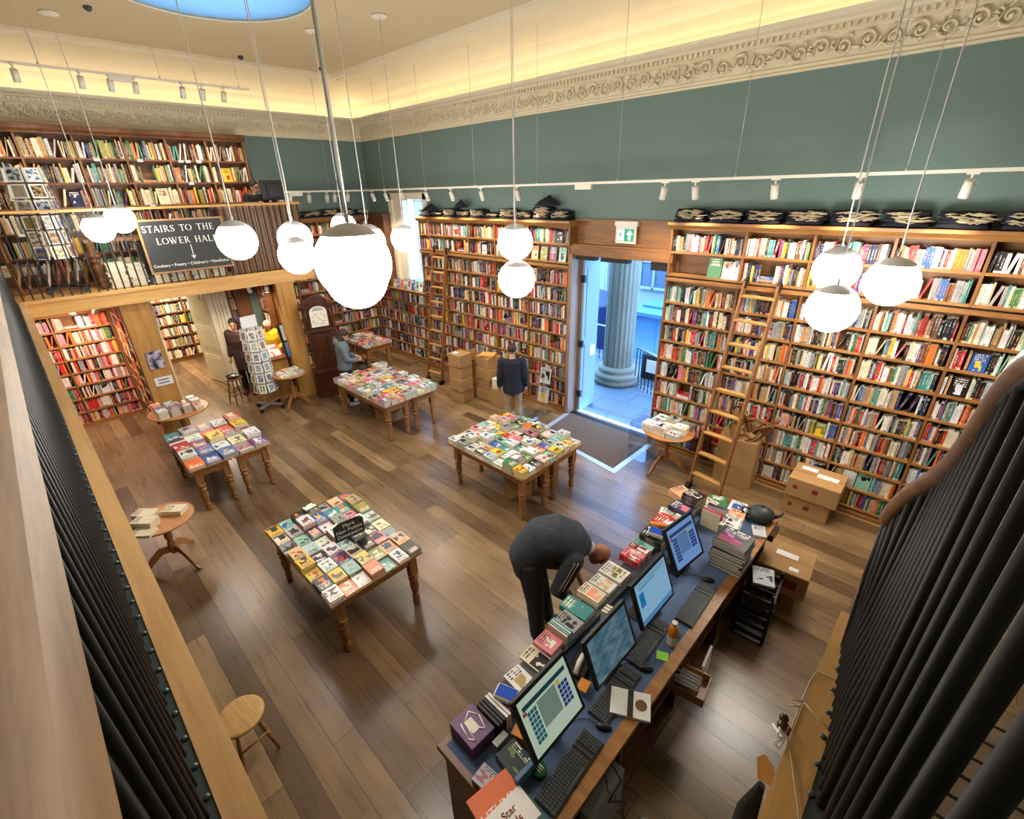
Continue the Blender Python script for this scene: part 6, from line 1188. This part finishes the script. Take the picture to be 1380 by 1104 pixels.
def person(label, base, rz, S=1.0, legs=None, arms=None, look=(1, 0, -.15), headc=(.03, 0, 1.63), torso=None, top='jacket_navy', bottom='khaki', shoes='black_plastic', hair='hair_brown', bald=False, long_hair=False, vox=.011, glasses=False, collar=None, hem=.86, skin='skin', upper=None, hood=False):
    o = thing('person', label, 'person', base, rz); o.scale = (S, S, S)
    J = dict(hip=(.09, .93), knee=.50, ank=.09); legs = legs or [((0, .09, .93), (.02, .1, .5), (-.01, .11, .09)), ((0, -.09, .93), (.03, -.1, .5), (.0, -.11, .09))]
    arms = arms or [((0, .19, 1.42), (-.02, .25, 1.13), (.06, .26, .88)), ((0, -.19, 1.42), (-.02, -.25, 1.13), (.06, -.26, .88))]
    T_ = torso or [((0, 0, .92), (0, 0, 1), .165, .125), ((0, 0, 1.08), (0, 0, 1), .145, .105), ((.01, 0, 1.28), (0, 0, 1), .175, .12), ((0, 0, 1.42), (0, 0, 1), .18, .10), ((.0, 0, 1.49), (.1, 0, 1), .075, .07)]
    hc = Vector(headc); nk = Vector(T_[-1][0]); f = Vector(look)
    upv = upper or (0, 0, 1)
    # body: one continuous figure
    m = MB(); loft(m, [(c, a, (0, 1, 0), ra*.9, rb*.9) for c, a, ra, rb in T_]); m.tube([Vector(T_[-2][0]), nk, hc-Vector((0, 0, .03)) if upper is None else hc], [.06, .055, .056], 12); B = head(m, hc, f, upv)
    for h, k, a in legs: m.tube([h, Vector(h).lerp(Vector(k), .5), k, Vector(k).lerp(Vector(a), .4), a], [.08, .072, .052, .05, .035], 12)
    for q, (s_, e, w) in zip((1, -1), arms):
        m.tube([s_, Vector(s_).lerp(Vector(e), .5), e, Vector(e).lerp(Vector(w), .4), w], [.042, .042, .037, .036, .026], 12); d = Vector(w)-Vector(e); hand(m, w, d, Vector((0, -q, 0)) if abs(d.normalized().z) > .6 else Vector((0, 0, -1)), q, 1.0, .55)
    fleshy(m, 'body', skin, o, min(vox, .0085), 2)
    # trousers
    m = MB(); loft(m, [(T_[0][0], T_[0][1], (0, 1, 0), T_[0][2], T_[0][3]), (T_[1][0], T_[1][1], (0, 1, 0), T_[1][2], T_[1][3])])
    for h, k, a in legs: m.ball(h, .1, 14, 10); m.tube([h, Vector(h).lerp(Vector(k), .5), k, Vector(k).lerp(Vector(a), .6), Vector(a)+Vector((0, 0, .02))], [.105, .092, .072, .066, .058], 14)
    fleshy(m, 'trousers', bottom, o, vox)
    # shoes
    for h, k, a in legs:
        m = MB(); a = Vector(a); m.ball(a+Vector((.06, 0, -.055)), .05, 14, 10, (2.5, .95, .7)); m.ball(a+Vector((0, 0, -.02)), .048, 12, 10); fleshy(m, 'shoe', shoes, o, .01, 2)
    # top
    m = MB(); rr_ = [(c, a, (0, 1, 0), ra+.032, rb+.032) for c, a, ra, rb in T_[:-1]]; c0 = Vector(T_[0][0]); a0 = Vector(T_[0][1]).normalized(); rr_ = [(c0-a0*(c0.z-hem if torso is None else .1), a0, (0, 1, 0), T_[0][2]+.03, T_[0][3]+.035)]+rr_+[(nk, T_[-1][1], (0, 1, 0), T_[-1][2]+.02, T_[-1][3]+.02)]; loft(m, rr_)
    for s_, e, w in arms: s_, e, w = Vector(s_), Vector(e), Vector(w); m.ball(s_, .092, 14, 10); m.tube([s_, s_.lerp(e, .5), e, e.lerp(w, .5), w-(w-e)*.06], [.088, .076, .062, .056, .046], 14)
    tp = fleshy(m, 'jacket', top, o, vox)
    if collar: m = MB(); d = (hc-nk).normalized(); m.tube([nk-d*.01, nk+d*.035], .068, 16); fleshy(m, 'collar', collar, o, .008, 2)
    if hood: m = MB(); m.ball(nk+Vector((-.09, 0, -.03)), .11, 14, 10, (.7, 1.1, .9)); fleshy(m, 'hood', top, o, .012)
    if not bald:
        m = MB(); m.T = B; m.ball((-.025, 0, .045), .106, 20, 14, (1, .86, .92)) 
        if long_hair:
            m.T = None; b = B.translation; m.tube([b+Vector((-.04, 0, .05)), b+Vector((-.08, 0, -.08)), nk+Vector((-.08, 0, -.08)), nk+Vector((-.08, 0, -.2))], [.08, .095, .09, .05], 12)
        fleshy(m, 'hair', hair, o, .009, 3)
    face_parts(o, B, 1, glasses); return o
person('man with short brown hair in a navy fleece standing beside the cardboard boxes', (-5.98, 6.12, 0), math.radians(135), 1.0, top='jacket_navy', bottom='khaki', hair='hair_brown', look=(1, .1, -.35), hem=.80)
person('long-haired person in blue denim jacket standing at the end of the clock table', (-9.60, 4.50, 0), math.radians(70), 1.02, top='denim', bottom='denim_dark', hair='hair_brown', long_hair=True, look=(1, -.1, -.7), headc=(.08, 0, 1.59), arms=[((0, .19, 1.40), (.05, .27, 1.12), (.27, .16, 1.06)), ((0, -.19, 1.40), (.05, -.27, 1.12), (.27, -.16, 1.06))], hood=True, shoes='white_plastic')
person('dark-haired woman in a brown coat standing behind the postcard spinner', (-12.1, 3.2, 0), math.radians(-50), 1.06, top='coat_brown', bottom='black_cloth', hair='hair_dark', long_hair=True, shoes='red_leather', look=(1, .5, -.3), hem=.62)
person('bald clerk in a yellow top behind the under-gallery counter', (-11.85, 3.86, 0), math.radians(-40), 1.02, top='yellow_cloth', bottom='denim_dark', bald=True, look=(1, -.5, -.55), headc=(.08, 0, 1.60), arms=[((0, .19, 1.42), (.05, .27, 1.15), (.28, .2, 1.08)), ((0, -.19, 1.42), (.05, -.27, 1.15), (.28, -.2, 1.08))], collar='black_cloth')
person('person with glasses and dark hair behind the monitor on the gallery desk', (-11.82, 4.22, 2.95), math.radians(10), 1.0, top='black_cloth', bottom='black_cloth', hair='hair_dark', glasses=True, look=(1, .35, -.3), arms=[((0, .19, 1.42), (.08, .26, 1.2), (.3, .14, 1.31)), ((0, -.19, 1.42), (.08, -.26, 1.2), (.3, -.14, 1.31))])
# the bending man: local x runs towards his head, y to the far side
def bender():
    rz = math.atan2(.70, .71); base = (-2.3, 2.85, 0)
    T_ = [((-.21, 0, 1.16), (.55, 0, .75), .20, .175), ((-.10, 0, 1.29), (.85, 0, .45), .20, .18), ((.06, 0, 1.32), (1, 0, -.05), .22, .18), ((.24, 0, 1.25), (.9, 0, -.4), .21, .14), ((.36, 0, 1.17), (.85, 0, -.5), .08, .075)]
    legs = [((-.22, .10, 1.10), (-.10, .13, .60), (-.02, .15, .09)), ((-.22, -.09, 1.10), (-.17, -.11, .60), (-.14, -.12, .09))]
    arms = [((.24, .19, 1.20), (.22, .24, .86), (.34, .10, .60)), ((.20, -.22, 1.22), (.04, -.30, .92), (.24, -.14, .62))]
    o = thing('person', 'bald man in a dark jacket with striped sleeve bending over beside the till counter', 'person', base, rz)
    m = MB(); loft(m, [(c, a, (0, 1, 0), ra*.9, rb*.9) for c, a, ra, rb in T_]); hc = Vector((.475, 0, 1.075)); m.tube([T_[-2][0], T_[-1][0], hc], [.06, .056, .058], 12)
    B = head(m, hc, (.35, -.12, -.9), (.93, 0, .35), 1.0)
    for h, k, a in legs: m.tube([h, k, a], [.085, .055, .036], 12)
    for q, (s_, e, w) in zip((1, -1), arms): m.tube([s_, e, Vector(e).lerp(Vector(w), .4), w], [.05, .04, .039, .028], 12); hand(m, w, (.3, 0, -1), (0, -q, .0), q, 1.05, .5)
    fleshy(m, 'body', 'skin_pink', o, .007, 2)
    m = MB(); loft(m, [((-.27, 0, 1.08), (.3, 0, .95), (0, 1, 0), .17, .15), (T_[0][0], T_[0][1], (0, 1, 0), .185, .165), (T_[1][0], T_[1][1], (0, 1, 0), .17, .15)])
    for h, k, a in legs: h, k, a = map(Vector, (h, k, a)); m.ball(h, .13, 14, 10); m.tube([h, h.lerp(k, .5), k, k.lerp(a, .6), a+Vector((0, 0, .02))], [.14, .12, .095, .086, .08], 14)
    fleshy(m, 'trousers', 'trouser_dark', o, .011)
    for h, k, a in legs: a = Vector(a); m = MB(); m.ball(a+Vector((.07, 0, -.055)), .052, 14, 10, (2.5, .95, .7)); m.ball(a+Vector((0, 0, -.02)), .05, 12, 10); fleshy(m, 'shoe', 'black_plastic', o, .01, 2)
    m = MB(); loft(m, [((-.28, 0, .92), (.1, 0, 1), (0, 1, 0), .19, .10), ((-.27, 0, 1.08), (.3, 0, .95), (0, 1, 0), .205, .165), (T_[0][0], T_[0][1], (0, 1, 0), .215, .19)]+[(c, a, (0, 1, 0), ra+.03, rb+.03) for c, a, ra, rb in T_[1:4]]+[(T_[4][0], T_[4][1], (0, 1, 0), .09, .085)])
    loft(m, [((.02, -.02, 1.05), (0, 0, 1), (1, 0, 0), .2, .16), ((.0, 0, 1.25), (0, 0, 1), (1, 0, 0), .22, .17)])
    for s_, e, w in arms: s_, e, w = Vector(s_), Vector(e), Vector(w); m.ball(s_, .095, 14, 10); m.tube([s_, s_.lerp(e, .5), e, e.lerp(w, .5)], [.098, .09, .08, .066], 14)
    fleshy(m, 'jacket', 'jacket_dark', o, .011, 12)
    s_, e, w = map(Vector, arms[1])
    for k in (-1, 1):
        m = MB(); side = Vector((k*.014, -1, .0)); P_ = []
        for i in range(7): t = .08+.92*i/6; c = s_.lerp(e, t); r = .098-.018*t; P_.append(c+Vector((k*.016+.01, 0, .0))+Vector((.12, -.80, .58)).normalized()*(r+.001))
        m.tube(P_, .0065, 6); m.build('sleeve_stripe', 'rope_cream', o)
    m = MB(); d = (hc-Vector(T_[-1][0])).normalized(); m.tube([Vector(T_[-1][0])-d*.005, Vector(T_[-1][0])+d*.035], .075, 16); fleshy(m, 'collar', 'shirt_white', o, .008, 2)
    face_parts(o, B)
bender()
o = thing('holdall', 'black soft bag on the floor under the hands of the bending man', 'bag', (-2.02, 3.08, 0), .78); m = MB(); m.ball((0, 0, .2), .2, 18, 12, (1.25, .8, 1.0)); fleshy(m, 'bag_body', 'black_cloth', o, .015); m = MB(); m.tube([(-.12, 0, .36), (-.08, 0, .46), (.08, 0, .46), (.12, 0, .36)], .013, 8); m.build('handle', 'black_cloth', o)
# mixed items: paper bags under the doorway table
carton('small open carton under the doorway table', -4.35, 4.6, 0, .4, .34, .26, .2, openflap=True); carton('second small carton under the table behind', -4.25, 5.05, 0, .36, .3, .4, -.1)
carton('brown carton lying under the clock table', -8.3, 4.7, 0, .5, .4, .22, .1)
m = MB(); m.lathe([(.11, 0), (.13, .02), (.15, .3), (.155, .31), (.14, .3), (.12, .03)], (-10.9, 5.6, 0), 24); tag(m.build('waste_bin', 'dark_grey'), 'dark grey round waste bin beside the corner table', 'bin')
